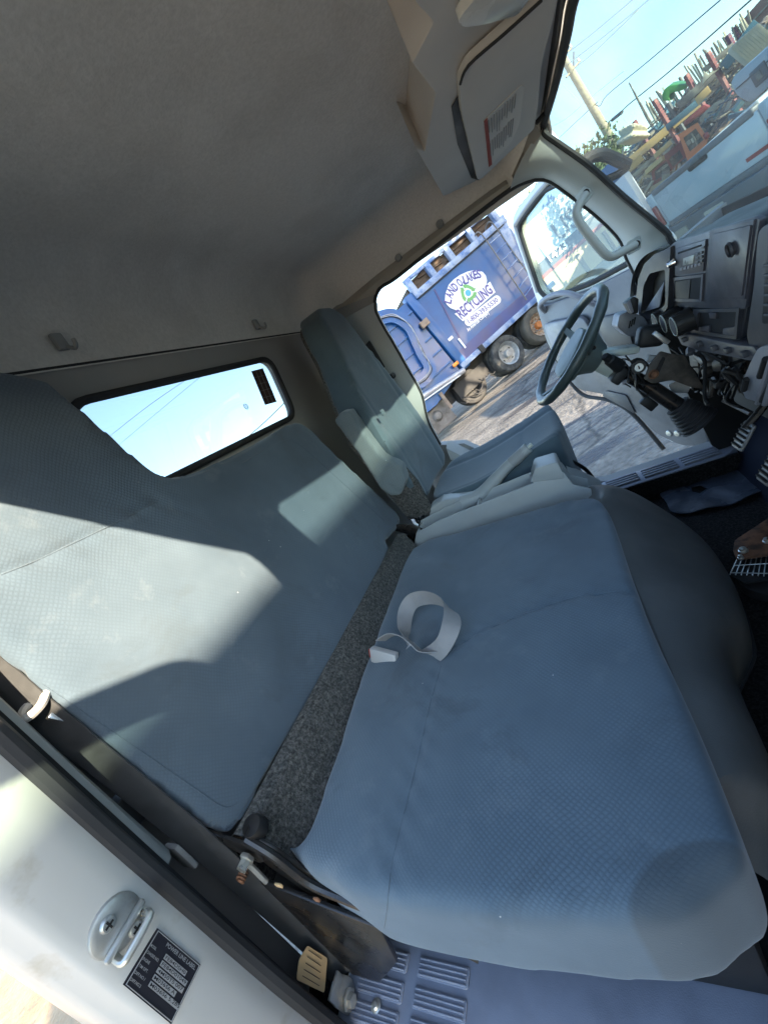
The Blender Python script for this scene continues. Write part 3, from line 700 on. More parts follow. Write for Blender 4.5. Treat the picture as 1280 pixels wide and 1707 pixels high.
# cushion
CZ = -.5
co_ = [(690,908),(800,872),(900,843),(960,826),(990,826),(1010,850),(1060,1000),(1150,1200),(1225,1395),(1247,1450),(1252,1505),(1240,1560),(1200,1615),(1150,1636),(1080,1640),(820,1612),(640,1572),(590,1535),(540,1490),(508,1445),(512,1410),(560,1280),(590,1190),(612,1115),(640,1030),(662,970)]
cpoly = [P(x, y, Z=(-.585 if y > 1530 else (-.545 if y > 1430 else CZ))) for x, y in co_]
cpoly = smooth_path([V(p[0], p[1], CZ) for p in cpoly], 3, True)
_cc = sum(cpoly, Vector())/len(cpoly)
cpoly = [p+(p-_cc).normalized()*.002+V(0,.014*max(0,min(1,(.30-p[1])/.1)),0) for p in cpoly]
cpoly = [V(p[0]+(.003 if p[0] > -.25 else (-.022 if p[1] < .6 else -.014)), p[1], CZ) if abs(p[0]+.27) > .2 else p for p in cpoly]
sm1 = [P(x, y, Z=CZ) for x, y in ((655,1600),(645,1530),(652,1430),(690,1290),(715,1180),(735,1095))]
sm2 = [P(x, y, Z=CZ) for x, y in ((735,1095),(800,1055),(870,1025),(960,995),(1050,985))]
sm3 = [P(x, y, Z=CZ-.01) for x, y in ((1255,1440),(1200,1462),(1150,1500),(1118,1540),(1110,1590),(1120,1645))]
def d_cush(co, nn):
    if nn.z < .2 and nn.y > -.4 and nn.x < .3: return 0
    g = -.0035*math.exp(-(line_dist(co, sm1)/.006)**2) - .0035*math.exp(-(line_dist(co, sm2)/.006)**2)
    g += -.0035*math.exp(-(line_dist(co, sm3)/.008)**2)
    g += .008*math.sin((co.x+.27)*5.2+1.5)*math.sin((co.y-.1)*3.4)-.004
    g += .0022*math.sin(co.y*23+co.x*13+2*math.sin(co.x*11))*math.exp(-((co.y-.95)/.22)**2)
    q_ = min(line_dist(co, sm1), line_dist(co, sm2)); g += .0016*math.sin(co.x*140+co.y*170)*math.exp(-(q_/.03)**2)
    g += .0025*math.sin((co.x+co.y*.6)*38+2*math.sin(co.y*13))*math.exp(-((co.x+.46)/.09)**2)
    # wrinkles by the front corner next to the console
    r = math.hypot(co.x+.03, co.y-1.0); g += .003*math.sin(r*95)*math.exp(-(r/.085)**2)
    return g*max(0, min(1, (nn.z+.1)/.7))
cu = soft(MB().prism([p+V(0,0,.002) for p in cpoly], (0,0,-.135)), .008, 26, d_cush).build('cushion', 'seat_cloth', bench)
# corner piece: nap runs the other way, sewn onto the front corner
seam(cu, [(640,1545),(645,1510),(655,1430),(690,1290),(715,1180),(735,1110)], cu, 'seat_cloth')
seam(cu, [(740,1092),(800,1055),(870,1025),(960,995),(1035,985)], cu, 'seat_cloth')
bench_frame = MB().prism([V(-.56,.27,-.60), V(-.02,.27,-.60), V(-.02,1.08,-.60), V(-.56,1.08,-.60)], (0,0,-.24), .01).build('seat_box', 'black_plastic', bench)
# carpet covered roll between cushion and backrest
rows = []
for y in [ .205+.024*k for k in range(38)]:
    w = .004*math.sin(y*40)
    rows.append([V(-.655,y,-.60), V(-.648,y,-.50), V(-.628,y,-.462+w*.3), V(-.606,y,-.447), V(-.586,y,-.456), V(-.572,y,-.490), V(-.564,y,-.530), V(-.553,y,-.540+w), V(-.537,y,-.527), V(-.515,y,-.535), V(-.49,y,-.58)])
MB().loft(rows).build('carpet_roll', 'carpet', bench)
# hinge brackets at both ends
def hinge(y, s, full):
    h = MB()
    arm = [V(-.655,y,-.415), V(-.622,y,-.440), V(-.600,y,-.447), V(-.578,y,-.455), V(-.566,y,-.472), V(-.570,y,-.492), V(-.590,y,-.500), V(-.612,y,-.480), V(-.65,y,-.452)]
    h.prism(round_poly(arm, .006, 3), (0,.005,0), .0012)
    a = h.build('hinge_arm', 'black_metal', bench)
    base = [V(-.60,y+.008*s,-.452), V(-.572,y+.008*s,-.448), V(-.545,y+.008*s,-.475), V(-.520,y+.008*s,-.530), V(-.47,y+.008*s,-.565), V(-.36,y+.008*s,-.60), V(-.30,y+.008*s,-.63), V(-.31,y+.008*s,-.68), V(-.46,y+.008*s,-.66), V(-.56,y+.008*s,-.60), V(-.60,y+.008*s,-.52)]
    MB().prism(round_poly(base, .012, 3), (0,.006,0), .002).build('hinge_base', 'black_metal', bench)
    if full:
        MB().tube(smooth_path([V(-.575,y+.004,-.446), V(-.543,y+.002,-.478), V(-.516,y,-.533), V(-.467,y,-.564), V(-.36,y-.004,-.598), V(-.30,y-.008,-.628)], 5), .006, 8).build('hinge_flange', 'black_metal', bench)
        b0 = V(-.585, y-.006, -.472)
        MB().lathe([(0,.016),(.0075,.0155),(.008,.004),(.0115,.003),(.0115,0),(.010,-.002)], b0, (0,-1,0), 6).build('hinge_bolt', 'bolt_zinc', bench)
        MB().lathe([(.0,.012),(.014,.010),(.016,.004),(.016,-.012)], V(-.570,y+.02,-.447), (.2,-.3,1), 18).build('pivot_cap', 'black_metal', bench)
        sp_ = [V(-.612+.006*math.cos(a*.9), y-.008-.0009*a*.6, -.500+.006*math.sin(a*.9)) for a in range(0, 30)]
        MB().tube(sp_, .0018, 5).build('hinge_spring', 'rust', bench)
        MB().tube([V(-.592,y-.008,-.485), V(-.592,y-.008,-.53)], .004, 8).build('hinge_rod', 'metal_grey', bench)
        MB().box((-.575,y-.006,-.54), (.013,.003,.008), bev=.001).build('tan_clip', 'tag_tan', bench)
        MB().box((-.50,y-.012,-.545), (.009,.003,.008), bev=.001).build('rust_stop', 'rust', bench)
hinge(.196, 1, True); hinge(1.150, -1, False)
MB().prism([V(-.62,.19,-.54), V(-.44,.19,-.62), V(-.47,.19,-.72), V(-.56,.19,-.82), V(-.62,.19,-.82)], (0,.008,0), .003).build('seat_side_rail', 'black_metal', bench)
# --- grey vinyl covered engine hump in front of the bench
hump = []
top = [V(-.02,1.20,-.555), V(-.005,1.05,-.53), V(-.005,.9,-.545), V(-.0,.6,-.545), V(.0,.35,-.545), V(-.02,.34,-.555), V(-.05,.30,-.60)]
FZ = -.915
edge = [V(.005,1.235,-.60), P(1060,838,Z=-.78), P(1128,882,Z=-.90), P(1182,932,Z=FZ), P(1225,1000,Z=FZ), P(1251,1080,Z=FZ), P(1246,1112,Z=FZ), P(1228,1150,Z=FZ), P(1222,1180,Z=FZ), P(1240,1230,Z=FZ), P(1280,1300,Z=FZ), P(1330,1400,Z=FZ), P(1420,1560,Z=FZ), P(1560,1700,Z=FZ)]
N_ = 48
T_ = resample(smooth_path(top, 5), N_); E_ = resample(smooth_path(edge, 5), N_)
rows = []
for k in range(13):
    u = k/12
    rows.append([a.lerp(b, u)+V(.055*math.sin(PI*u)*math.sin(j/N_*PI), 0, (.055*math.sin(PI*u**.8)+.008*math.sin(u*7+j*.13))*math.sin(min(1, .1+j/N_*2.2)*PI/2)) for j, (a, b) in enumerate(zip(T_, E_))])
hm = MB().loft([[a+V(-.06,0,-.03) for a in T_]]+rows).build('engine_hump', 'vinyl_skirt', None, base=(.05,.7,-.93))
tag(hm, 'dark grey vinyl cover sloping from bench cushion down to the carpet', 'floor cover')
MB().tube(smooth_path([p+V(.004,0,.004) for p in E_], 2), .006, 6).build('cover_edge', 'rubber', hm)
# --- seat belts
# lap belt looped on the cushion
lb = thing('lap_belt', 'light grey lap belt looped over the gap of the bench cushion', 'seat belt', P(690,1070,Z=-.49))
pts = [P(684,1104,Z=-.535), P(712,1096,Z=-.505), P(736,1078,Z=-.472), P(751,1046,Z=-.452), P(752,1020,Z=-.446), P(736,1003,Z=-.440), P(712,996,Z=-.442), P(688,1002,Z=-.450), P(676,1022,Z=-.466), P(674,1052,Z=-.486), P(684,1080,Z=-.505), P(704,1096,Z=-.54)]
lp = smooth_path(pts, 6)
wdirs = []
c_ = P(712,1045,Z=-.47)
for i, p in enumerate(lp):
    u = i/(len(lp)-1); wdirs.append(V(-.45-.25*math.sin(u*5), .55+.35*math.sin(u*7), .75))
MB().ribbon(lp, wdirs, .036).build('webbing', 'belt_grey', lb)
pts = [P(634,1068,Z=-.462), P(652,1058,Z=-.455), P(672,1062,Z=-.462), P(690,1076,Z=-.478), P(705,1088,Z=-.49), P(735,1088,Z=-.495)]
MB().ribbon(smooth_path(pts, 6), [V(.1,-.6,.7)]*40, .034).build('webbing', 'belt_grey', lb)
a, b = P(622,1090,Z=-.485), P(668,1103,Z=-.505)
MB().box(a.lerp(b,.42), (.066,.034,.016), R=frame(V(0,0,0), (b-a), V(0,.3,1)).to_3x3(), bev=.003).build('buckle', 'buckle_grey', lb)
MB().box(a.lerp(b,-.12), (.003,.020,.004), R=frame(V(0,0,0), (b-a), V(0,.3,1)).to_3x3()).build('buckle_button', 'label_red', lb)
# shoulder belt that hangs down the door post
sb = thing('shoulder_belt', 'dark shoulder belt hanging down beside the white door post', 'seat belt', (-.62,.17,-.82))
bp = [V(-.72,.176,.30), P(-60,1080,X=-.70), P(20,1148,X=-.688), P(60,1183,X=-.682), P(160,1262,X=-.668), P(310,1385,X=-.650), P(430,1490,X=-.640), P(530,1580,X=-.632), P(570,1625,X=-.627)]
bs = smooth_path(bp, 8)
MB().ribbon(bs, [V(1,.62,.0) if i < 30 else V(1,.55,.1) for i in range(len(bs))], .046, .0022).build('webbing', 'belt_dark', sb)
tg = P(52, 1180, X=-.672)
MB().tube(smooth_path([tg+V(-.012,.020,.003), tg+V(.0,.022,.004), tg+V(.014,.006,-.002), tg+V(.016,-.008,-.004), tg+V(.004,-.014,-.003), tg+V(-.012,-.002,.001)], 5, True), .0055, 8, closed=True).build('tongue_slot', 'buckle_grey', sb)
tb = P(112, 1192, X=-.668)
MB().box(tb, (.003,.036,.016), R=frame(V(0,0,0), V(1,0,.2), P(138,1200,X=-.668)-P(85,1185,X=-.668)).to_3x3(), bev=.001).build('tongue_plate', 'chrome', sb)
tg_ = [P(x, y, X=-.622) for x, y in ((512,1576),(545,1597),(540,1655),(494,1633),(498,1600))]
tgo = MB().prism(round_poly(tg_, .004, 3), (.0012,0,0)).build('cloth_tag', 'tag_tan', sb, 'tan printed tag folded over the belt')
tx = MB()
for k in range(5):
    a = V(512,1580,0).lerp(V(500,1628,0), k/4.5); b = V(540,1598,0).lerp(V(536,1648,0), k/4.5)
    tx.tube([P(a[0]+3,a[1]+4,X=-.6195), P(b[0]-4,b[1]+1,X=-.6195)], .0005, 4)
tx.build('tag_print', 'grease_metal', tgo)
an = P(578, 1664, X=-.612)
MB().prism(round_poly([an+V(-.004,-.018,.03), an+V(-.004,.014,.045), an+V(-.004,.024,.0), an+V(-.004,.010,-.030), an+V(-.004,-.014,-.022)], .01, 3), (.004,0,0), .001).build('anchor_plate', 'metal_grey', sb)
MB().lathe([(0,.012),(.009,.011),(.011,.004),(.015,.003),(.015,0)], an+V(.001,0,-.004), (1,0,0), 6).build('anchor_bolt', 'bolt_zinc', sb)
MB().box(an+V(0,.0,.035), (.006,.034,.018), bev=.002).build('anchor_clip', 'metal_grey', sb)

# --- driver seat
ds = thing('bucket_seat', 'blue grey driver seat with tall back beside the open door', 'driver seat', (-.35,1.45,-.85))
SX = -.515
dpoly = [(1.36,.29),(1.40,.325),(1.50,.325),(1.555,.29),(1.60,.10),(1.635,-.08),(1.655,-.30),(1.65,-.40),(1.60,-.43),(1.30,-.43),(1.215,-.40),(1.20,-.30),(1.21,-.08),(1.28,.06),(1.33,.16)]
def sx(z): return SX-.07*max(0, (z+.43))/.75
pf = [V(sx(z), y, z) for y, z in dpoly]
def d_ds(co, nn):
    if nn.x < 0: return 0
    c = (co.y-1.425); w = .19
    g = .016*min(1.2, abs(c)/w)**2 - .006
    g += .014*math.exp(-((co.z+.24)/.11)**2)*max(0, 1-(c/.22)**2)
    for s in (-1, 1): g -= .003*math.exp(-((c-s*(.15+.02*max(0,-co.z)))/.010)**2)
    g += .002*math.sin(co.z*42+3*math.sin(co.y*9))*math.exp(-((co.z+.30)/.08)**2)
    g -= .003*math.exp(-((co.z-.10)/.010)**2)
    return g*min(1, nn.x/.7)
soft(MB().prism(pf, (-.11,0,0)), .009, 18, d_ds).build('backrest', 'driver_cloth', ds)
MB().prism(round_poly([p+V(-.088,0,0)+(V(p[0],1.43,-.05)-p)*.05 for p in pf], .02, 2), (-.03,0,0), .01).build('backrest_shell', 'carpet', ds)
# side skirt of the back in grey carpet
MB().prism([V(-.50,1.200,-.46), V(-.60,1.200,-.46), V(-.66,1.200,-.12), V(-.62,1.200,-.05), V(-.545,1.205,-.16), V(-.50,1.205,-.34)], (0,.02,0), .006).build('side_skirt', 'carpet', ds)
cpo = [V(-.50,1.275,-.45), V(-.10,1.262,-.45), V(-.045,1.30,-.45), V(-.03,1.43,-.45), V(-.045,1.61,-.45), V(-.10,1.655,-.45), V(-.50,1.64,-.45)]
def d_dc(co, nn):
    c = co.y-1.43; hf = max(0, min(1, (co.z+.64)/.18))
    g = .022*min(1.1, abs(c)/.2)**2 + .055*max(0, min(1, (co.x+.36)/.30))**1.4 - .012
    if nn.z > .4:
        for s in (-1, 1): g -= .004*math.exp(-((c-s*.150)/.010)**2)
        g -= .003*math.exp(-((co.x+.17)/.010)**2)
    return V(0,0,g*hf)
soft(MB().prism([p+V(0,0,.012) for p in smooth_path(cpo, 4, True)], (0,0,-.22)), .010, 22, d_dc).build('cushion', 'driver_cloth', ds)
MB().box((-.29,1.43,-.66), (.36,.36,.18), bev=.02).build('seat_base', 'black_plastic', ds)
# side stow bolster (folding armrest standing up along the seat back)
ar = [P(x, y, Y=1.16) for x, y in ((556,702),(566,688),(582,686),(602,716),(636,760),(668,778),(677,800),(668,826),(652,828),(634,816),(600,762))]
def d_ar(co, nn): return .002*math.sin(co.z*40)
soft(MB().prism(ar, (0,.052,0)), .006, 7, None).build('armrest', 'armrest_cloth', ds, 'raised cloth armrest on the seat side')
MB().box(P(633,690,X=-.515)+V(.012,0,0), (.004,.03,.02), bev=.002).build('seat_tab', 'driver_cloth', ds)
db = [V(-.60,1.70,.05), P(612,572,Y=1.69), P(630,610,Y=1.69), P(645,640,Y=1.685), P(668,690,Y=1.68), P(700,740,Y=1.68)]
dbo = thing('driver_belt', 'dark belt and latch hanging between driver seat and door pillar', 'seat belt', P(700,740,Y=1.68))
MB().ribbon(smooth_path(db, 6), [V(1,.2,0)]*60, .03, .002).build('webbing', 'belt_dark', dbo)
MB().box(P(649,644,Y=1.675), (.03,.010,.018), bev=.003).build('latch', 'chrome', dbo)

# --- centre console with handbrake
con = thing('centre_console', 'grey plastic tray console with handbrake between bench and driver seat', 'console', (-.3,1.15,-.85))
cy0 = 1.115
front = [P(690,908,Y=cy0), P(694,888,Y=cy0), P(735,866,Y=cy0), P(888,806,Y=cy0), P(893,786,Y=cy0), P(925,780,Y=cy0), P(940,788,Y=cy0), P(955,808,Y=cy0), P(985,815,Y=cy0), P(990,860,Y=cy0), P(880,880,Y=cy0), P(700,930,Y=cy0)]
rim = MB()
rim.prism(front, (0,.006,0), .002)
wall = rim.build('near_wall', 'console_grey', con)
back = [V(p[0], cy0+.075, p[2]) for p in front]
MB().prism([p+V(0,0,.006 if i < 4 else 0) for i, p in enumerate(back)], (0,.006,0), .002).build('far_wall', 'console_grey', con)
fl = [p for p in front[1:4]]
MB().loft([[p+V(0,.004,-.035) for p in fl], [p+V(0,.077,-.035) for p in fl]]).build('tray_floor', 'trim_mid', con)
for u in (.0, .55, .98):
    c = fl[0].lerp(fl[2], u)
    MB().prism([c+V(0,.004,.0), c+V(0,.077,.0), c+V(0,.077,-.036), c+V(0,.004,-.036)], (.005,0,0), .001).build('tray_divider', 'console_grey', con)
bx = [P(885,806,Y=cy0-.001), P(892,783,Y=cy0-.001), P(930,772,Y=cy0-.001), P(943,800,Y=cy0-.001)]
MB().prism(round_poly([p+V(0,.0,.004) for p in bx], .008, 3), (0,.085,0), .006, 3).build('front_box', 'console_grey', con)
rb = [P(714,868,Y=1.20), P(716,846,Y=1.20), P(735,835,Y=1.20), P(800,826,Y=1.20), P(830,836,Y=1.20), P(800,862,Y=1.20), P(720,885,Y=1.20)]
soft(MB().prism(rb, (0,.06,0)), .006, 6).build('handbrake_cover', 'console_grey', con)
hb = smooth_path([P(772,838,Y=1.21), P(800,826,Y=1.21), P(825,800,Y=1.21), P(845,778,Y=1.21), P(862,763,Y=1.21), P(880,746,Y=1.21)], 5)
k_ = len(hb)
MB().tube(hb, [.028-.011*min(1, i/(k_*.55)) for i in range(k_)], 12).build('handbrake_lever', 'console_grey', con, 'raised grey handbrake lever')
MB().tube([hb[-1], hb[-1]+(hb[-1]-hb[-2]).normalized()*.014], .0065, 10).build('release_button', 'milky_plastic', con)
MB().tube([hb[-9]+V(0,-.001,0), hb[-6], hb[-2]], [.0178,.0182,.0165], 12).build('lever_grip', 'trim_mid', con)
# front end of the console sweeping down
rows = []
for k in range(9):
    u = k/8
    rows.append([P(945+60*u, 785+28*u, Y=1.22)+V(0,.11*v_,-.02*abs(v_-.5)*2) for v_ in (-.9,-.45,0,.45,.9)])
MB().loft(rows).build('console_nose', 'console_grey', con)
MB().tube(smooth_path([P(926,765,Y=1.3), P(950,768,Y=1.32), P(975,782,Y=1.34), P(990,800,Y=1.34)], 5), .006, 8).build('console_lip', 'black_plastic', con)
# cables behind the console
for k in range(5):
    a = P(690+random.uniform(-6,18), 850+random.uniform(-6,10), Y=1.22); pts = [a+V(random.uniform(-.02,.02), random.uniform(-.03,.03), -.02*i+random.uniform(-.01,.01)) for i in range(5)]
    MB().tube(smooth_path(pts, 4), .003, 6).build('cable', 'black_plastic', con)
MB().box(P(695,875,Y=1.25)+V(0,.03,-.08), (.12,.10,.12), bev=.01).build('seat_slide', 'black_metal', con)

# ================================================================== DASHBOARD
dash = thing('dashboard', 'dark grey stripped dashboard with radio, knobs and empty gauge pod', 'dashboard', (.45,1.0,-.9))
prof = [V(.375,.15,-.075), V(.40,.15,-.060), V(.44,.15,-.058), V(.56,.15,-.09), V(.60,.15,-.12), V(.60,.15,-.42), V(.47,.15,-.44), V(.41,.15,-.38), V(.375,.15,-.30)]
MB().prism(prof, (0,1.12,0), .012, 3).build('dash_body', 'dash_dark', dash)
MB().prism([V(.42,1.27,-.085), V(.60,1.27,-.10), V(.60,1.27,-.40), V(.46,1.27,-.38)], (0,.44,0), .01).build('dash_body', 'dash_dark', dash)
DX = .34
def D(x, y, o=0): return P(x, y, X=DX+o)
# raised centre stack frame
fr_o = [(1111,414),(1124,403),(1190,381),(1256,361),(1268,364),(1270,380),(1254,465),(1238,552),(1230,570),(1222,573),(1160,560),(1110,549),(1098,540),(1100,520),(1107,508)]
stack = MB().prism(round_poly([D(*p, .006) for p in fr_o], .012, 3), (.05,0,0), .006, 3).build('centre_stack', 'dash_dark', dash)
def plate(name, pts, o0, th, m, r=.004, bev=.0015, par=stack):
    return MB().prism(round_poly([D(x, y, o0) for x, y in pts], r, 3), (th,0,0), bev).build(name, m, par)
plate('frame_bezel', [(1112,415),(1124,404),(1256,362),(1266,366),(1241,515),(1232,516),(1112,511)], .000, .008, 'dash_panel', .006, .002)
plate('upper_panel', [(1182,384),(1256,366),(1240,500),(1176,500)], -.003, .006, 'dash_panel')
plate('panel_inset', [(1187,391),(1250,376),(1235,494),(1181,496)], -.0055, .004, 'dash_panel')
c = D(1219,415,-.008); MB().lathe([(.0125,-.001),(.0135,-.003),(.0115,-.006),(.0105,-.001),(.0100,.004)], c, (1,0,0), 24).build('socket_ring', 'dash_dark', stack)
MB().lathe([(0,-.002),(.0105,-.002)], c, (1,0,0), 20).build('socket_cap', 'black_deep', stack)
radio = plate('radio', [(1126,415),(1175,400),(1171,453),(1124,459)], -.004, .008, 'dash_panel')
plate('radio_slot', [(1129,421),(1167,408),(1167,411),(1129,424)], -.0055, .002, 'black_deep', .0005, .0002, radio)
plate('radio_display', [(1138,431),(1156,425),(1154,439),(1137,443)], -.0055, .002, 'milky_plastic', .001, .0003, radio)
for k in range(6):
    x = 1132+6*k; y = 450-1.6*k; plate('radio_button', [(x,y-2.5),(x+4.5,y-3.8),(x+4.4,y+1),(x,y+2)], -.0065, .003, 'dash_lilac', .0006, .0004, radio)
for k in range(3):
    for j in range(2):
        x = 1159+6*j; y = 424+7*k-2*j; plate('radio_button', [(x,y-2),(x+4.5,y-3),(x+4.4,y+1.5),(x,y+2.5)], -.0065, .003, 'dash_dark', .0006, .0004, radio)
plate('radio_button', [(1167,412),(1173,410),(1172,414),(1167,416)], -.0065, .003, 'dash_dark', .0006, .0004, radio)
kc = D(1123,437,-.006); MB().lathe([(0,-.016),(.0075,-.015),(.0085,-.004),(.010,0)], kc, (1,0,0), 18).build('volume_knob', 'chrome', radio)
pk = MB().holes([D(1121,463,-.004), D(1171,457,-.004), D(1168,503,-.004), D(1119,503,-.004)], [[D(1124,468,-.004), D(1168,462,-.004), D(1165,499,-.004), D(1122,498,-.004)]], (.006,0,0)).build('storage_pocket', 'dash_panel', stack)
MB().prism([D(1124,468,-.0015), D(1168,462,-.0015), D(1165,499,-.0015), D(1122,498,-.0015)], (.004,0,0)).build('pocket_back', 'black_deep', pk)
MB().prism([D(1124,470,-.003), D(1150,466,-.003), D(1147,498,-.003), D(1122,498,-.003)], (.002,0,0)).build('pocket_side', 'black_plastic', pk)
# three ventilation knobs
for (x, y) in ((1103,531),(1118,534),(1136,538)):
    c = D(x, y, -.022)
    kn = MB().lathe([(0,-.020),(.024,-.020),(.027,-.016),(.029,-.002),(.030,.022)], c, (1,0,0), 28).build('vent_knob', 'black_plastic', stack)
    MB().lathe([(0,-.0005),(.018,-.0005),(.0195,.001)], c+V(-.020,0,0), (1,0,0), 24).build('knob_face', 'dash_panel', kn)
    MB().tube([c+V(-.0195,.0245*math.cos(a),.0245*math.sin(a)) for a in [i*2*PI/24 for i in range(24)]], .0015, 5, closed=True).build('knob_ring', 'milky_plastic', kn)
    for j in range(12):
        a = j*2*PI/12; MB().box(c+V(-.010,.0288*math.cos(a),.0288*math.sin(a)), (.016,.0022,.0022)).build('grip_rib', 'black_plastic', kn)
ash = MB().holes([D(1155,516,-.002), D(1231,514,-.002), D(1226,566,-.002), D(1150,556,-.002)], [[D(1163,521,-.002), D(1226,520,-.002), D(1222,560,-.002), D(1158,551,-.002)]], (.01,0,0)).build('ashtray_opening', 'dash_dark', stack)
MB().prism([D(1163,521,.003), D(1226,520,.003), D(1222,560,.003), D(1158,551,.003)], (.003,0,0)).build('opening_back', 'black_deep', ash)
for q in ([(1164,545),(1181,543),(1181,556),(1163,553)], [(1204,548),(1224,545),(1222,560),(1203,558)], [(1180,522),(1192,522),(1192,532),(1182,531)]):
    MB().prism([D(x, y, -.001) for x, y in q], (.006,0,0), .001).build('bracket_tab', 'dash_panel', ash)
# passenger side vent pod at the picture's right edge
pod = MB().prism(round_poly([D(*p, -.004) for p in ((1262,382),(1330,350),(1330,580),(1250,585),(1243,560),(1256,470))], .02, 4), (.06,0,0), .012, 3).build('vent_pod', 'dash_dark', dash)
MB().prism(round_poly([D(*p, -.006) for p in ((1276,425),(1330,405),(1330,540),(1268,540))], .01, 3), (.004,0,0), .001).build('vent_frame', 'black_plastic', pod)
for k in range(6): MB().box(D(1290,440+17*k,-.008), (.006,.06,.004), bev=.001).build('vent_slat', 'dash_dark', pod)
# empty gauge pod in front of the driver
GN = V(1,.105,0).normalized(); G0 = V(.335,1.29,-.2)
def G(x, y, o=0): return PP(x, y, G0+V(o,0,0), GN)
go = [(1060,492),(1063,465),(1073,440),(1090,424),(1117,412),(1112,512),(1088,548),(1066,538)]
gi = [(1067,522),(1072,476),(1082,456),(1108,449),(1108,508),(1080,533)]
gp = MB().holes([G(*p) for p in go], [round_poly([G(*p) for p in gi], .012, 3)], (.03,0,0)).build('gauge_pod', 'dash_dark', dash, 'empty gauge pod behind the wheel')
MB().prism([G(*p, .028) for p in gi], (.004,0,0)).build('pod_back', 'black_deep', gp)
MB().prism([G(1073,520,.012), G(1098,512,.012), G(1106,470,.022)], (.003,0,0)).build('pod_wedge', 'dash_lilac', gp)
rows = [[G(*p, o)+V(-.012 if o == 0 else 0, 0, .004) for p in ((1057,495),(1060,466),(1071,438),(1088,421),(1117,409))] for o in (0,.05,.10)]
MB().loft([smooth_path(r, 4) for r in rows]).build('pod_hood', 'dash_dark', gp)
# left dash end and switch blocks
MB().prism(round_poly([P(x, y, Y=1.60) for x, y in ((1032,525),(1048,518),(1072,528),(1085,548),(1070,562),(1045,560),(1028,545))], .006, 3), (0,.10,0), .006).build('dash_end', 'dash_lilac', dash)
for k in range(3): MB().box(P(1049+4*k,541-3*k,Y=1.598), (.004,.003,.022), R=Matrix.Rotation(.5,3,'Y')).build('vent_slit', 'black_deep', dash)
MB().prism(round_poly([P(x, y, Y=1.52) for x, y in ((1042,505),(1056,494),(1064,498),(1063,522),(1053,524))], .004, 3), (0,.05,0), .003).build('switch_block', 'black_plastic', dash)
MB().prism(round_poly([P(x, y, Y=1.518) for x, y in ((1043,505),(1050,499),(1056,520),(1052,523))], .002, 2), (0,.006,0), .001).build('switch_face', 'dash_lilac', dash)
# broken lower brackets and lilac fuse panel to the right
MB().prism(round_poly([P(x, y, X=.33) for x, y in ((1128,560),(1150,558),(1225,575),(1255,578),(1262,590),(1250,602),(1222,596),(1190,590),(1165,585),(1135,575))], .006, 2), (.03,0,0), .004).build('lower_bracket', 'dash_panel', dash)
for (x, y) in ((1140,566),(1165,573),(1190,580),(1212,584),(1240,590)):
    MB().box(P(x, y, X=.326), (.012,.018,.012), bev=.002).build('bracket_clip', 'dash_dark', dash)
fz = MB().prism(round_poly([P(x, y, X=.31) for x, y in ((1250,602),(1262,580),(1300,570),(1330,580),(1330,690),(1282,678),(1240,664),(1234,640))], .01, 3), (.05,0,0), .006).build('fuse_panel', 'dash_lilac', dash)
for (a, b) in (((1276,598),(1266,628)), ((1243,632),(1239,650)), ((1290,630),(1270,668))):
    MB().tube([P(*a, X=.306), P(*b, X=.306)], .0055, 8).build('panel_slot', 'black_deep', fz)
MB().tube([P(1262,672,X=.303), P(1285,600,X=.303)], .005, 6).build('panel_ridge', 'dash_lilac', fz)
MB().tube([P(1274,674,X=.303), P(1300,590,X=.303)], .005, 6).build('panel_ridge', 'dash_lilac', fz)

# --- steering wheel and bare column
stw = thing('steering_column', 'black steering wheel on a bare column with its shroud removed', 'steering wheel', (.10,1.47,-.9))
top_, bot_ = P(999,482,Y=1.47), P(902,666,Y=1.47)
wc = (top_+bot_)/2; wu = (top_-bot_).normalized(); wa = V(0,1,0); wnm = wu.cross(wa).normalized()
if wnm[0] > 0: wnm = -wnm                            # towards the driver (rear/up)
wnm = (wnm+V(0,-.10,0)).normalized(); wa = wnm.cross(wu).normalized(); wu = wa.cross(wnm).normalized()
WR = (top_-bot_).length/2
n_ = 56
ringp = [wc+(wu*math.cos(2*PI*i/n_)+wa*math.sin(2*PI*i/n_))*WR for i in range(n_)]
MB().tube(ringp, [.0155+.0009*math.sin(i*2*PI/n_*14) for i in range(n_)], 12, closed=True).build('rim', 'wheel_rubber', stw)
hc = wc-wnm*.050
for ang in (75, 180+0, 285):
    a = math.radians(ang); d = wu*math.cos(a)+wa*math.sin(a); t_ = wnm.cross(d)
    pth = [hc+d*.03, hc+d*.09+wnm*.012, wc+d*(WR-.012)]
    rows = []
    for p, w_ in zip(smooth_path(pth, 4), [.034-.0022*i for i in range(9)]):
        rows.append([p+t_*w_/2+wnm*.006, p-t_*w_/2+wnm*.006, p-t_*w_/2-wnm*.006, p+t_*w_/2-wnm*.006])
    MB().loft(rows, True, True).build('spoke', 'wheel_pad', stw)
hub = MB().prism(round_poly([hc+wu*a+wa*b for a, b in ((.065,-.05),(.065,.05),(-.02,.085),(-.085,.06),(-.085,-.06),(-.02,-.085))], .03, 4), wnm*.045, .01, 3).build('hub_pad', 'wheel_pad', stw)
MB().lathe([(.045,0),(.055,.02),(.07,.045),(.072,.05)], hc-wnm*.05, wnm, 24).build('hub_cone', 'wheel_pad', stw)
bc = P(989,580,Y=1.395); MB().lathe([(0,.001),(.004,.001),(.006,.003)], bc, (0,-1,.2), 12).build('hub_screw', 'black_deep', stw)
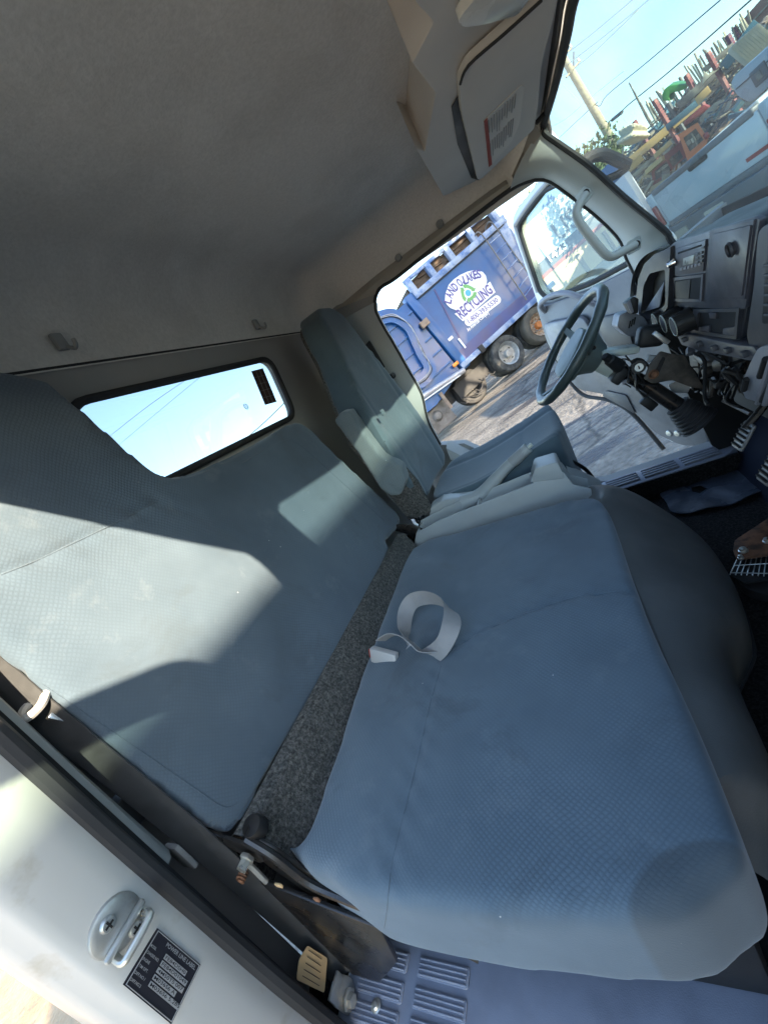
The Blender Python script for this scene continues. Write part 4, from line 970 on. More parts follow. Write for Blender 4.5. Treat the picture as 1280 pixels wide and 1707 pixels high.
# column tube and bellows: hub -> floor
c0 = hc-wnm*.03; c1 = P(1075,640,Y=1.47); c2 = P(1128,676,Y=1.46); c3 = P(1165,705,Y=1.45)
MB().tube([c0, c0.lerp(c1,.5)], .032, 16).build('column_head', 'milky_plastic', stw)
MB().tube([c0.lerp(c1,.3), c1, c2], [.020,.0225,.024], 16).build('column_tube', 'black_metal', stw)
bel = []
for i in range(29):
    u = i/28; bel.append((c2.lerp(c3, u), .030+.022*u+(.0045 if i%4 < 2 else 0)))
MB().tube([p for p, r in bel], [r for p, r in bel], 20).build('column_bellows', 'rubber', stw)
# switch stalks and ignition lock
isw = P(1064,612,Y=1.40)
MB().lathe([(0,-.004),(.012,-.004),(.0125,0),(.0185,0),(.0195,.004),(.019,.035)], isw, (.1,1,-.1), 24).build('ignition_lock', 'black_plastic', stw)
MB().lathe([(0,0),(.0115,0)], isw+V(0,-.0045,0), (.1,1,-.1), 20).build('lock_face', 'metal_grey', stw)
MB().box(isw+V(-.0005,-.006,.0005), (.003,.003,.010)).build('key_slot', 'black_deep', stw)
stk = P(1008,594,Y=1.38); sk2 = P(1032,612,Y=1.41)
MB().tube([stk, stk.lerp(sk2,.25), stk.lerp(sk2,.3), sk2], [.011,.0125,.016,.019], 14).build('stalk_switch', 'black_plastic', stw)
MB().lathe([(0,0),(.008,0),(.0085,.002)], stk+(stk-sk2).normalized()*.001, (stk-sk2), 14).build('stalk_cap', 'dash_dark', stw)
MB().box(P(1030,625,Y=1.43), (.05,.06,.03), R=Matrix.Rotation(-.6,3,'Y'), bev=.006).build('switch_body', 'black_plastic', stw)
MB().box(P(1030,585,Y=1.46), (.10,.08,.022), R=Matrix.Rotation(.35,3,'Y'), bev=.008).build('switch_shroud', 'milky_plastic', stw)
MB().box(P(1085,598,Y=1.44), (.022,.02,.02), R=Matrix.Rotation(.6,3,'Y'), bev=.002).build('connector', 'trim_mid', stw)
MB().box(P(1042,636,Y=1.42), (.02,.014,.012), bev=.002).build('connector', 'dash_lilac', stw, 'blue wiring connector')
# mounting bracket plates
br = [P(x, y, Y=1.40) for x, y in ((1073,632),(1082,608),(1100,585),(1118,590),(1140,592),(1152,612),(1175,650),(1150,645),(1120,634),(1100,637),(1088,640))]
MB().prism(round_poly(br, .006, 2), (0,.006,0), .001).build('column_bracket', 'grease_metal', stw)
MB().prism(round_poly([P(x, y, Y=1.398) for x, y in ((1092,618),(1104,594),(1109,597),(1098,622)) ], .003, 2), (0,.003,0)).build('bracket_slot', 'black_deep', stw)
MB().lathe([(0,-.004),(.008,-.004),(.010,0),(.014,.002)], P(1089,624,Y=1.395), (0,1,0), 16).build('bracket_bolt', 'rust', stw)
MB().box(P(1083,560,Y=1.46), (.07,.06,.06), R=Matrix.Rotation(.4,3,'Y'), bev=.015, seg=3).build('rubber_boot', 'black_plastic', stw)
MB().box(P(1101,563,Y=1.40), (.012,.02,.05), R=Matrix.Rotation(-.5,3,'Y'), bev=.002).build('steel_strap', 'metal_grey', stw)
for k in range(10):
    a = P(1035+random.uniform(-15,25), 600+random.uniform(-8,14), Y=1.42); b = P(1040+random.uniform(-10,70), 640+random.uniform(-25,12), Y=1.42+random.uniform(-.03,.06))
    m_ = a.lerp(b,.5)+V(random.uniform(-.02,.02), random.uniform(-.04,.02), random.uniform(-.03,.02))
    MB().tube(smooth_path([a, a.lerp(m_,.5)+V(0,0,.01), m_, b], 5), random.uniform(.0018,.0045), 6).build('wire', 'black_plastic', stw)
MB().tube(smooth_path([P(1058,640,Y=1.5), P(1075,660,Y=1.5), P(1078,672,Y=1.5), P(1088,682,Y=1.5)], 4), .008, 8).build('harness', 'black_plastic', stw)
MB().box(P(1080,672,Y=1.5), (.03,.025,.05), R=Matrix.Rotation(-.5,3,'Y'), bev=.004).build('relay_box', 'black_plastic', stw)
# under dash pipes and wiper linkage
und = thing('under_dash_parts', 'greasy brackets, pipes and wires exposed beneath the dashboard', 'brackets', (.42,1.2,-.6))
MB().tube(smooth_path([P(1165,585,X=.40), P(1185,600,X=.40), P(1200,605,X=.41), P(1215,600,X=.42)], 5), .024, 12).build('heater_pipe', 'grease_metal', und)
MB().box(P(1170,600,X=.40), (.05,.07,.06), R=Matrix.Rotation(.4,3,'X'), bev=.01).build('motor_housing', 'grease_metal', und)
for k in range(12):
    x = 1160+random.uniform(0,100); y = 600+random.uniform(0,45); a = P(x, y, X=.42); b = P(x+random.uniform(-30,30), y+random.uniform(5,45), X=.43)
    MB().tube(smooth_path([a, a.lerp(b,.5)+V(-.02,random.uniform(-.03,.03),-.01), b], 5), random.uniform(.002,.005), 6).build('wire', random.choice(['black_plastic','grease_metal','black_deep']), und)
MB().tube([P(1205,640,X=.43), P(1213,612,X=.40)], .003, 6).build('rod', 'metal_grey', und)
MB().tube([P(1205,668,X=.46), P(1250,690,X=.46)], .006, 6).build('rod', 'grease_metal', und)
for (a, b) in (((1118,645),(1140,640)),):
    MB().prism(round_poly([P(1113,642,Y=1.52), P(1128,635,Y=1.52), P(1150,645,Y=1.52), P(1146,655,Y=1.52), P(1120,655,Y=1.52)], .004, 2), (0,.004,0)).build('pale_bracket', 'metal_grey', und)

MB().box((.53,1.22,-.50), (.14,.80,.26), bev=.02).build('under_dash_shade', 'black_deep', und)  # black box added to stand in for the shade beneath the dash
MB().box((.50,1.50,-.40), (.16,.34,.12), bev=.02).build('duct', 'black_plastic', und)
random.seed(77)
for k in range(34):
    x = 1095+random.uniform(0,140); y = 578+random.uniform(0,80)*(.4+.6*random.random()); X_ = random.uniform(.33,.44); a = P(x, y, X=X_)
    if a[1] > 1.68 or a[1] < .9: continue
    b = a+V(random.uniform(-.03,.05), random.uniform(-.14,.14), random.uniform(-.13,.02))
    MB().tube(smooth_path([a, a.lerp(b,.35)+V(random.uniform(-.02,.02),random.uniform(-.02,.02),.02), a.lerp(b,.7)+V(0,random.uniform(-.03,.03),-.02), b], 5), random.uniform(.0018,.006), 6).build('wire', random.choice(['black_plastic','black_plastic','black_deep','grease_metal','rubber']), und)
for (x, y, s_, m_) in ((1108,600,.022,'black_plastic'),(1125,612,.018,'grease_metal'),(1140,628,.02,'black_plastic'),(1160,640,.026,'black_metal'),(1178,620,.02,'grease_metal'),(1195,640,.018,'black_plastic'),(1150,585,.02,'dash_panel'),(1215,625,.02,'grease_metal'),(1128,600,.014,'bolt_zinc')):
    c = P(x, y, X=.36); MB().box(c, (s_, s_*1.6, s_*1.1), R=Matrix.Rotation(random.uniform(-.6,.6),3,'X')@Matrix.Rotation(random.uniform(-.6,.6),3,'Y'), bev=.003).build('connector', m_, und)
# --- floor things
mt = [P(x, y, Z=-.912) for x, y in ((1098,812),(1150,788),(1205,768),(1222,785),(1262,800),(1275,815),(1230,838),(1180,850),(1125,858),(1112,842))]
rows = []
cen = sum(mt, Vector())/len(mt)
mo = MB()
mring = smooth_path(mt, 4, True)
hole = [P(x, y, Z=-.912) for x, y in ((1152,814),(1166,812),(1180,818),(1166,824),(1154,821))]
mo.holes(mring, [hole], (0,0,.004))
bmesh.ops.subdivide_edges(mo.bm, edges=[e for e in mo.bm.edges if e.calc_length() > .05], cuts=2)
for v in mo.bm.verts: v.co.z += .004*math.sin(v.co.x*55+2*math.sin(v.co.y*20))+.004
mto = mo.build('floor_mat', 'floor_mat', None, base=cen); tag(mto, 'torn dark vinyl floor mat patch on driver side carpet', 'floor mat')
ped = thing('brake_pedal', 'worn metal faced pedal under the steering column', 'pedal', P(1240,730,X=.46))
pc = P(1239,727,X=.37); pr = Matrix.Rotation(.6,3,'Y')
MB().box(pc, (.010,.055,.075), R=pr, bev=.006, seg=3).build('pedal_pad', 'pedal_pad', ped)
for k in range(5): MB().box(pc+pr@V(-.007,0,-.026+.013*k), (.006,.048,.005), bev=.001).build('pad_rib', 'black_plastic', ped)
MB().tube(smooth_path([pc+V(.006,0,.02), pc+V(.08,0,.10), pc+V(.12,0,.25)], 4), .010, 8).build('pedal_arm', 'black_metal', ped)
ped2 = thing('clutch_pedal', 'second ribbed pedal at the right picture edge', 'pedal', P(1285,778,X=.44))
pc = P(1284,782,X=.36); MB().box(pc, (.010,.055,.075), R=pr, bev=.006, seg=3).build('pedal_pad', 'pedal_pad', ped2)
for k in range(5): MB().box(pc+pr@V(-.007,0,-.026+.013*k), (.006,.048,.005), bev=.001).build('pad_rib', 'black_plastic', ped2)
MB().tube(smooth_path([pc+V(.006,0,.02), pc+V(.08,0,.10), pc+V(.12,0,.25)], 4), .010, 8).build('pedal_arm', 'black_metal', ped2)
# gear lever base: perforated plate with bolts
gb_ = thing('shifter_base', 'rusty shifter bracket over a black perforated plate on the carpet', 'shifter', P(1255,960,Z=-.905))
zz = -.86
MB().prism(round_poly([P(x, y, Z=zz) for x, y in ((1225,905),(1290,862),(1300,925),(1228,935),(1222,922))], .006, 2), (0,0,.01), .002).build('bracket_plate', 'rust', gb_)
ho = [P(x, y, Z=zz-.01) for x, y in ((1216,958),(1232,922),(1310,905),(1310,960),(1240,972))]
MB().prism(ho, (0,0,-.006), .001).build('mesh_plate', 'black_deep', gb_)
for k in range(11):
    a = V(1232,924,0).lerp(V(1310,907,0), k/10); b = V(1216,958,0).lerp(V(1310,962,0), k/10)
    MB().tube([P(a[0],a[1],Z=zz-.007), P(b[0],b[1],Z=zz-.007)], .0014, 5).build('mesh_bar', 'metal_grey', gb_)
for k in range(3):
    a = V(1232,924,0).lerp(V(1216,958,0), .2+.35*k); b = V(1310,907,0).lerp(V(1310,962,0), .2+.35*k)
    MB().tube([P(a[0],a[1],Z=zz-.006), P(b[0],b[1],Z=zz-.006)], .0014, 5).build('mesh_bar', 'metal_grey', gb_)
for (x, y, r_) in ((1238,918,.011),(1234,930,.007),(1278,902,.010)):
    MB().lathe([(0,.010),(r_*.7,.009),(r_*.75,.003),(r_,.002),(r_,-.002)], P(x, y, Z=zz+.012), (0,0,1), 8).build('bolt', 'bolt_zinc', gb_)
bp2 = [P(x, y, Z=-.912) for x, y in ((1222,965),(1300,955),(1300,1010),(1262,1002),(1236,990))]
MB().prism(round_poly(bp2, .02, 3), (0,0,.03), .008).build('rubber_boot', 'black_deep', gb_)

# ================================================================== DOORS (hinged at the front of each opening)
TH = math.radians(58); HX, HY = .47, 1.84
dd = V(-math.cos(TH), math.sin(TH), 0); dn = V(-math.sin(TH), -math.cos(TH), 0)    # along the door, towards the cab interior
def DR(x, y, o=0): return PP(x, y, V(HX,HY,0)+dn*o, dn)
def dl_(s, z, o=0): return V(HX,HY,0)+dd*s+dn*o+V(0,0,z)
def door(f, name, lab):
    dv = thing(name, lab, 'truck door', f(dl_(.45,-.88))) if False else None
    def dep(o): return f(dl_(0,0,o))-f(dl_(0,0,0))
    fo = [(.0,-.88),(.12,-.87),(.25,-.865),(.38,-.67),(.50,-.60),(.66,-.54),(.75,-.44),(.815,-.25),(.785,-.02),(.765,.30),(.74,.357),(.68,.377),(.45,.395),(.30,.36),(.08,.02),(.0,-.06)]
    gi_ = [(.735,.0),(.713,.285),(.69,.322),(.47,.348),(.35,.320),(.16,.04),(.155,-.075),(.40,-.08),(.69,-.055)]
    outer = round_poly([f(dl_(s, z, 0)) for s, z in fo], .03, 3); inner = round_poly([f(dl_(s, z, 0)) for s, z in gi_], .03, 3)
    skin = MB().holes(outer, [inner], dep(-.035)).build('driver_door' if f is ident else 'passenger_door', 'white_paint', cab, lab)
    MB().tube([p+dep(.004) for p in inner], .011, 8, closed=True).build('window_seal', 'rubber', skin)
    fr = [f(dl_(s, z, .008)) for s, z in ((.742,.0),(.720,.29),(.696,.330),(.47,.357),(.345,.327),(.145,.04))]
    MB().tube(smooth_path(fr, 5), .011, 8).build('frame_trim', 'rear_trim', skin)
    MB().prism([p+dep(-.012) for p in inner], dep(-.004)).build('pane', 'door_glass', skin)
    tp_ = [(0.026,-.09),(0.164,-.095),(0.389,-.10),(0.692,-.075),(0.761,-.045),(0.791,-.25),(0.757,-.43),(0.683,-.545),(0.502,-.59),(0.372,-.67),(0.285,-.80),(0.173,-.86),(0.035,-.86)]
    tr_ = MB().prism(round_poly([f(dl_(s, z, .002)) for s, z in tp_], .03, 3), dep(.030), .010, 3).build('door_trim', 'door_grey', skin)
    MB().prism(round_poly([f(dl_(s, z, .034)) for s, z in ((0.432,-.19),(0.735,-.15),(0.727,-.33),(0.536,-.37),(0.415,-.34))], .04, 4), dep(.02), .012, 3).build('armrest_panel', 'dash_lilac', tr_)
    MB().prism(round_poly([f(dl_(s, z, .040)) for s, z in ((0.216,-.24),(0.381,-.22),(0.372,-.36),(0.234,-.40))], .03, 3), dep(.004), .002).build('door_pocket', 'dash_dark', tr_)
    h = smooth_path([f(dl_(s, z, o)) for s, z, o in ((0.709,-.10,.03),(0.657,-.055,.075),(0.536,-.045,.085),(0.432,-.07,.085),(0.363,-.13,.07),(0.329,-.19,.035))], 6)
    MB().tube(h, .013, 10).build('pull_handle', 'dash_lilac', tr_)
    MB().prism(round_poly([f(dl_(s, z, .034)) for s, z in ((0.363,-.60),(0.484,-.565),(0.519,-.59),(0.407,-.66),(0.346,-.70))], .015, 3), dep(.004), .001).build('speaker_recess', 'dash_dark', tr_)
    for s, z in ((.205,-.80),(.165,-.80)): MB().lathe([(0,.004),(.012,.003),(.015,0)], f(dl_(s, z, .034)), dep(1), 14).build('hinge_screw', 'metal_grey', tr_)
    st_ = MB().tube(smooth_path([f(dl_(s, z, .01)) for s, z in ((0.809,-.25),(0.770,-.46),(0.692,-.585),(0.519,-.63),(0.398,-.71),(0.285,-.90)) ], 6), .010, 8).build('lower_edge_seal', 'rubber', skin)
ident = lambda p: Vector(p)
door(ident, 'driver_door', 'open driver door with grey inner panel')
door(mir, 'passenger_door', 'open passenger door out of the picture')
# --- outside mirrors on black tube stays
def mirror_set(f, lab):
    r_ = thing('side_mirror', lab, 'mirror', f(V(.50,1.86,-.05)))
    pth = smooth_path([f(p) for p in (V(.47,1.80,.02), V(.50,1.90,.25), P(970,272,Y=2.12), P(1000,262,Y=2.2), P(1025,272,Y=2.24), V(.66,2.34,.36), V(.68,2.36,.30))], 6)
    MB().tube(pth, .017, 10).build('stay', 'rubber', r_)
    c = V(.74,2.36,.16)
    w_ = (.17,.30)
    fx = frame(f(c), f(V(.25,1,0))-f(V(0,0,0)), V(0,0,1))
    MB().prism([fx@V(a, b, 0) for a, b in rrect(w_[0], w_[1], .05, 5)], fx.to_3x3()@V(0,0,.05), .012, 3).build('housing', 'black_plastic', r_)
    MB().prism([fx@V(a, b, -.002) for a, b in rrect(w_[0]*.9, w_[1]*.9, .045, 5)], fx.to_3x3()@V(0,0,.003)).build('mirror_glass', 'chrome', r_)
mirror_set(mir, 'black mirror on a tube stay outside the passenger window')
st2 = thing('mirror_stay', 'thick black tube mirror stay outside the driver side windshield corner', 'mirror stay', V(.44,1.9,.0))
MB().tube(smooth_path([P(962,285,Y=2.0), P(978,266,Y=2.02), P(1003,258,Y=2.05), P(1030,268,Y=2.08), P(1046,276,Y=2.1)], 6), .020, 10).build('stay', 'rubber', st2)
MB().tube(smooth_path([P(1046,276,Y=2.1), P(1030,290,Y=2.1), P(1010,300,Y=2.1), P(1000,310,Y=2.06)], 5), .014, 10).build('stay', 'rubber', st2)
MB().tube([P(1000,310,Y=2.06), V(.40,1.88,.10)], .014, 8).build('stay', 'rubber', st2)
# ================================================================== OUTSIDE (world frame, ground z = 0)
def wthing(name, label, cat, base, group=None): return thing(name, label, cat, base, cab=False, group=group)
mat('truck_blue', (.008,.078,.235), .45, var=.10, vscale=2, coat=.1, col2=(.012,.06,.19), cscale=1.4, clo=.4, chi=.7)
mat('truck_blue_dark', (.03,.045,.16), .45, var=.15, vscale=3)
mat('truck_rail', (.26,.31,.42), .5, var=.12, vscale=4, col2=(.06,.13,.30), cscale=3)
mat('sign_white', (.62,.62,.66), .5, var=.05, vscale=3)
mat('sign_ink', (.06,.05,.22), .5, var=.05)
mat('sign_green', (.12,.32,.10), .5, var=.1)
mat('sign_blue', (.05,.30,.55), .5, var=.1)
mat('text_white', (.75,.75,.75), .5, var=.02)
mat('tyre', (.035,.035,.035), .85, var=.25, vscale=8, col2=(.085,.08,.07), cscale=4)
mat('tyre_dusty', (.10,.085,.065), .9, var=.25, vscale=6)
mat('rim_silver', (.36,.36,.35), .45, .4, var=.2, vscale=14)
mat('rim_rust', (.42,.33,.24), .7, .1, var=.3, vscale=14, col2=(.30,.14,.06), cscale=10)
mat('hub_orange', (.50,.16,.04), .7, var=.2, vscale=20)
mat('chassis', (.015,.015,.016), .7, var=.3, vscale=6)
mat('tank_grey', (.16,.15,.145), .6, var=.2, vscale=5, col2=(.10,.09,.08), cscale=4)
mat('pipe_steel', (.33,.33,.36), .4, .3, var=.2, vscale=6)
mat('pipe_rust', (.22,.16,.12), .7, var=.3, vscale=9)
mat('amber', (.8,.25,.03), .35, var=.1)
mat('wood_load', (.085,.06,.042), .85, var=.35, vscale=3, col2=(.06,.035,.02), cscale=4)
mat('pickup_white', (.42,.48,.50), .3, var=.04, vscale=2, coat=.5)
mat('pickup_grey', (.09,.105,.115), .5, var=.12, vscale=5)
mat('tail_red', (.28,.02,.02), .25, var=.1)
mat('glass_dark', (.05,.06,.06), .12, var=.2, vscale=3, col2=(.16,.17,.15), cscale=3)
mat('orange_paint', (.60,.16,.05), .4, var=.1, vscale=3)
mat('red_paint', (.25,.03,.025), .5, var=.2, vscale=4)
mat('red_stake', (.15,.03,.035), .7, var=.25, vscale=3, col2=(.30,.12,.10), cscale=4)
mat('purple_stake', (.12,.04,.08), .7, var=.25, vscale=3)
mat('green_paint', (.05,.22,.05), .4, var=.12, vscale=3)
mat('beam_yellow', (.55,.36,.13), .6, var=.2, vscale=2, col2=(.45,.33,.18), cscale=3)
mat('scrap_a', (.16,.15,.13), .7, .2, var=.3, vscale=3, col2=(.30,.27,.2), cscale=3)
mat('scrap_b', (.35,.31,.24), .75, var=.3, vscale=3, col2=(.2,.17,.12), cscale=3)
mat('scrap_c', (.09,.10,.11), .6, .3, var=.3, vscale=3)
mat('scrap_teal', (.06,.16,.20), .6, var=.2, vscale=3)
mat('pole_wood', (.42,.36,.25), .9, var=.15, vscale=4, col2=(.34,.28,.19), cscale=6)
mat('wire_dark', (.04,.04,.045), .6, var=.1)
mat('wire_bright', (.75,.74,.70), .35, .2, var=.05)
mat('leaf', (.07,.12,.03), .6, var=.35, vscale=6)
mat('leaf2', (.10,.14,.045), .6, var=.35, vscale=6)
mat('bark', (.10,.075,.05), .9, var=.3, vscale=8)
mat('container_brown', (.26,.13,.09), .75, var=.15, vscale=2)
mat('tarp_cream', (.55,.50,.36), .7, var=.15, vscale=2)
mat('wall_tan', (.52,.40,.24), .9, var=.15, vscale=.6, col2=(.42,.32,.2), cscale=.7)
mat('wall_blue', (.10,.18,.34), .7, var=.1, vscale=1)
mat('sign_pale', (.42,.50,.53), .6, var=.06, vscale=1)
mat('stripe_red', (.26,.05,.05), .6, var=.1)
mat('ink_grey', (.06,.075,.11), .6, var=.1)
mat('concrete', (.30,.29,.27), .85, var=.15, vscale=2)
mat('plate_tan', (.42,.40,.33), .6, var=.1)
# --- ground
gm = mat('ground', (.165,.150,.128),   .8, var=.40, vscale=17, bump=.8, bscale=22, bdist=.025, col2=(.085,.078,.068), cscale=1.1, clo=.42, chi=.62)
nt = gm.node_tree; N = nt.nodes; L = nt.links; b = N['Principled BSDF']
tc = N.new('ShaderNodeTexCoord'); mp = N.new('ShaderNodeMapping'); mp.inputs['Rotation'].default_value = (0,0,math.radians(-38)); mp.inputs['Scale'].default_value = (.55,3.2,1)
L.new(tc.outputs['Object'], mp.inputs[0]); nz = N.new('ShaderNodeTexNoise'); nz.inputs['Scale'].default_value = 1.0; nz.inputs['Detail'].default_value = 7; nz.inputs['Roughness'].default_value = .62
L.new(mp.outputs[0], nz.inputs['Vector'])
mr = N.new('ShaderNodeMapRange'); mr.inputs[1].default_value = .555; mr.inputs[2].default_value = .585; L.new(nz.outputs[0], mr.inputs[0])
mx = N.new('ShaderNodeMix'); mx.data_type = 'RGBA'; L.new(mr.outputs[0], mx.inputs[0]); L.new(b.inputs['Base Color'].links[0].from_socket, mx.inputs[6]); mx.inputs[7].default_value = (.035,.033,.032,1)
# fine cracks
vo_ = N.new('ShaderNodeTexVoronoi'); vo_.feature = 'DISTANCE_TO_EDGE'; vo_.inputs['Scale'].default_value = .55
wp = N.new('ShaderNodeTexNoise'); wp.inputs['Scale'].default_value = 2.5; L.new(tc.outputs['Object'], wp.inputs['Vector'])
ad = N.new('ShaderNodeMix'); ad.data_type = 'VECTOR'; ad.inputs[0].default_value = .25; L.new(tc.outputs['Object'], ad.inputs[4]); L.new(wp.outputs['Color'], ad.inputs[5]); L.new(ad.outputs[1], vo_.inputs['Vector'])
cr = N.new('ShaderNodeMapRange'); cr.inputs[1].default_value = .004; cr.inputs[2].default_value = .016; cr.inputs[3].default_value = .45; cr.inputs[4].default_value = 1; L.new(vo_.outputs['Distance'], cr.inputs[0])
m2 = N.new('ShaderNodeMix'); m2.data_type = 'RGBA'; m2.blend_type = 'MULTIPLY'; m2.inputs[0].default_value = 1; L.new(mx.outputs[2], m2.inputs[6]); L.new(cr.outputs[0], m2.inputs[7]); L.new(m2.outputs[2], b.inputs['Base Color'])
r2 = N.new('ShaderNodeMapRange'); r2.inputs[3].default_value = .82; r2.inputs[4].default_value = .35; L.new(mr.outputs[0], r2.inputs[0]); L.new(r2.outputs[0], b.inputs['Roughness'])
g = MB(); g.loft([[V(x, y, 0) for x in (-1200,-60,-20,-8,0,8,20,60,1200)] for y in (-1200,-60,-20,-8,0,8,20,60,1200)])
gr = g.build('ground', 'ground', None, cab=False); tag(gr, 'worn grey concrete yard with dark stains', None, None, 'structure')
dirt = mat('dirt', (.38,.25,.14), .95, var=.2, vscale=2, bump=.8, bscale=9, bdist=.03, col2=(.45,.315,.185), cscale=1.2)
pd = [V(1.5,-.35,.004), V(-1.2,-.05,.004), V(-3,.6,.004), V(-9,1.5,.004), V(-22,1,.004), V(-24,-14,.004), V(-4,-18,.004), V(8,-16,.004), V(9,-6,.004), V(4,-1.2,.004)]
g = MB(); g.holes(smooth_path(pd, 5, True), []); o = g.build('dirt_patch', 'dirt', None, cab=False); tag(o, 'sunlit orange dirt beside the white door post', None, None, 'structure')
# --- blue refuse truck
q0 = WG(868, 610); td = V(.7835,.6214,0); tnr = V(.6214,-.7835,0)      # along the side (to the right), outwards (towards us)
def TR(x, y):
    r = M3 @ ray(x, y); o = V(0,0,CAMH); k = (q0-o).dot(tnr)/r.dot(tnr); p = o+r*k; return ((p-q0).dot(td), p[2])
def tp(s, z, o=0): return q0+td*s+tnr*o+V(0,0,z)
def tpx(x, y, o=0): return tp(*TR(x, y), o)
gt = wthing('refuse_truck', 'blue refuse truck with white recycling sign parked beyond open door', 'truck', tp(0,0,-1.2))
ZT, ZB = TR(693.75,501)[1], TR(795,585)[1]
SL = TR(672,488)[0]-.02; SR = 2.15
body = MB().prism([tp(SL,ZB), tp(SR,ZB), tp(SR+.1,ZT-.2), tp(SR-.05,ZT), tp(SL,ZT)], tnr*-2.3).build('body_box', 'truck_blue', gt)
MB().prism([tp(SL+.12,ZB-.02,.004), tp(SR,ZB-.02,.004), tp(SR,ZB+.34,.004), tp(SL+.12,ZB+.34,.004)], tnr*.012).build('lower_band', 'truck_blue_dark', gt)
MB().box(tp((SL+SR)/2+.1,ZB-.03,.02), (SR-SL+.2,.10,.15), R=frame(V(0,0,0), td, -tnr).to_3x3(), bev=.01).build('bottom_rail', 'truck_rail', gt)
MB().box(tp((SL+SR)/2+.15,ZT+.10,.0), (SR-SL-.1,.12,.17), R=frame(V(0,0,0), td, -tnr).to_3x3(), bev=.01).build('top_rail', 'truck_rail', gt)
MB().box(tp((SL+SR)/2+.1,ZT+.005,.03), (SR-SL-.3,.05,.035), R=frame(V(0,0,0), td, -tnr).to_3x3()).build('rail_gap', 'chassis', gt)
MB().box(tp((SL+SR)/2+.15,ZT+.55,-.02), (SR-SL-.1,.10,.10), R=frame(V(0,0,0), td, -tnr).to_3x3(), bev=.01).build('load_rail', 'truck_rail', gt)
for s in (SL+.3, SL+1.02, SL+1.75, SL+2.6, SR-.1):
    MB().box(tp(s,ZT+.36,-.01), (.17,.14,.40), R=frame(V(0,0,0), td, -tnr).to_3x3(), bev=.01).build('rail_post', 'truck_rail', gt)
MB().prism([tp(SL+.2,ZT-.1,-.14), tp(SR-.1,ZT-.1,-.14), tp(SR-.1,ZT+.50,-.14), tp(SR-1.1,ZT+.56,-.14), tp(SL+.9,ZT+.46,-.14), tp(SL+.2,ZT+.40,-.14)], tnr*-1.9).build('load_mass', 'wood_load', gt)
for k in range(46):
    a = tp(SL+.9+random.uniform(0,2.0), ZT+random.uniform(.05,.5), -.10-random.uniform(0,.1)); L_ = random.uniform(.5,1.4); an_ = random.uniform(-.35,.35)
    d = (td*math.cos(an_)+V(0,0,1)*math.sin(an_)*.5)*L_
    MB().tube([a-d/2, a+d/2], random.uniform(.02,.05), 4).build('timber', 'wood_load', gt)
# rear post and hopper
MB().prism([tp(SL,ZB-.15,.02), tp(SL+.26,ZB-.15,.02), tp(SL+.20,ZT+.25,.02), tp(SL-.06,ZT+.25,.02)], tnr*-.25, .02).build('corner_post', 'truck_blue', gt)
MB().prism([tp(SL-.06,ZB-.1,-.04), tp(SL-.10,ZT+.15,-.04), tp(SL-2.2,ZT+.05,-.04), tp(SL-2.6,ZB+.6,-.04), tp(SL-2.4,ZB-.3,-.04), tp(SL-1.2,ZB-.35,-.04)], tnr*-2.2).build('hopper', 'truck_blue', gt)
for k in range(5):
    z = ZB+.25+.42*k; MB().prism([tp(SL-.1,z,-.045), tp(SL-2.3,z,-.045), tp(SL-2.3,z+.05,-.045), tp(SL-.1,z+.05,-.045)], tnr*.05, .008).build('hopper_rib', 'truck_blue', gt)
arm = smooth_path([tpx(630,533,.03), tpx(650,528,.03), tpx(668,534,.03), tpx(684,548,.03), tpx(694,570,.03), tpx(703,590,.03), tpx(712,605,.03), tpx(715,618,.03), tpx(706,632,.03), tpx(695,640,.03)], 5)
rows = []
for i, p in enumerate(arm):
    d = (arm[min(i+1,len(arm)-1)]-arm[max(i-1,0)]).normalized(); w = d.cross(tnr)*.18; rows.append([p+w, p+w+tnr*.06, p-w+tnr*.06, p-w])
MB().loft(rows, True, True).build('hopper_arm', 'truck_blue', gt)
for k in range(3):
    MB().tube([p+tnr*.075+V(0,0,-.05+.035*k)+td*(.015*math.sin(i*.6+k*2)) for i, p in enumerate(arm)], .012, 5).build('hydraulic_hose', 'pipe_steel' if k else 'rubber', gt)
MB().box(tpx(706,541,.08), (.26,.10,.18), R=frame(V(0,0,0), td, -tnr).to_3x3(), bev=.01).build('rust_box', 'pipe_rust', gt)
MB().box(tpx(758,608,.05), (.2,.06,.10), R=frame(V(0,0,0), td, -tnr).to_3x3(), bev=.02).build('marker_lamp', 'amber', gt)
MB().tube([tpx(700,664,.05), tpx(772,618,.05)], .08, 12).build('side_pipe', 'pipe_steel', gt)
MB().tube([tpx(702,671,.10), tpx(765,627,.10)], .018, 6).build('side_rod', 'text_white', gt)
MB().prism([tp(SL-1.9,.12,-.3), tp(SL-.85,.12,-.3), tp(SL-.85,.80,-.3), tp(SL-1.9,.80,-.3)], tnr*-.5, .05).build('side_tank', 'tank_grey', gt)
MB().lathe([(0,.08),(.10,.07),(.15,.02),(.16,0)], tpx(735,690,-.28), tnr, 20).build('tank_cap', 'tank_grey', gt)
MB().tube([tpx(733,655,.0), tpx(752,680,.0)], .055, 10).build('cylinder', 'pipe_rust', gt)
MB().box(tp(-.3,.75,-.8), (6.0,.5,.55), R=frame(V(0,0,0), td, -tnr).to_3x3()).build('chassis_rail', 'chassis', gt)
MB().box(tp(-1.3,.62,-.45), (1.2,.35,.42), R=frame(V(0,0,0), td, -tnr).to_3x3()).build('under_box', 'chassis', gt)
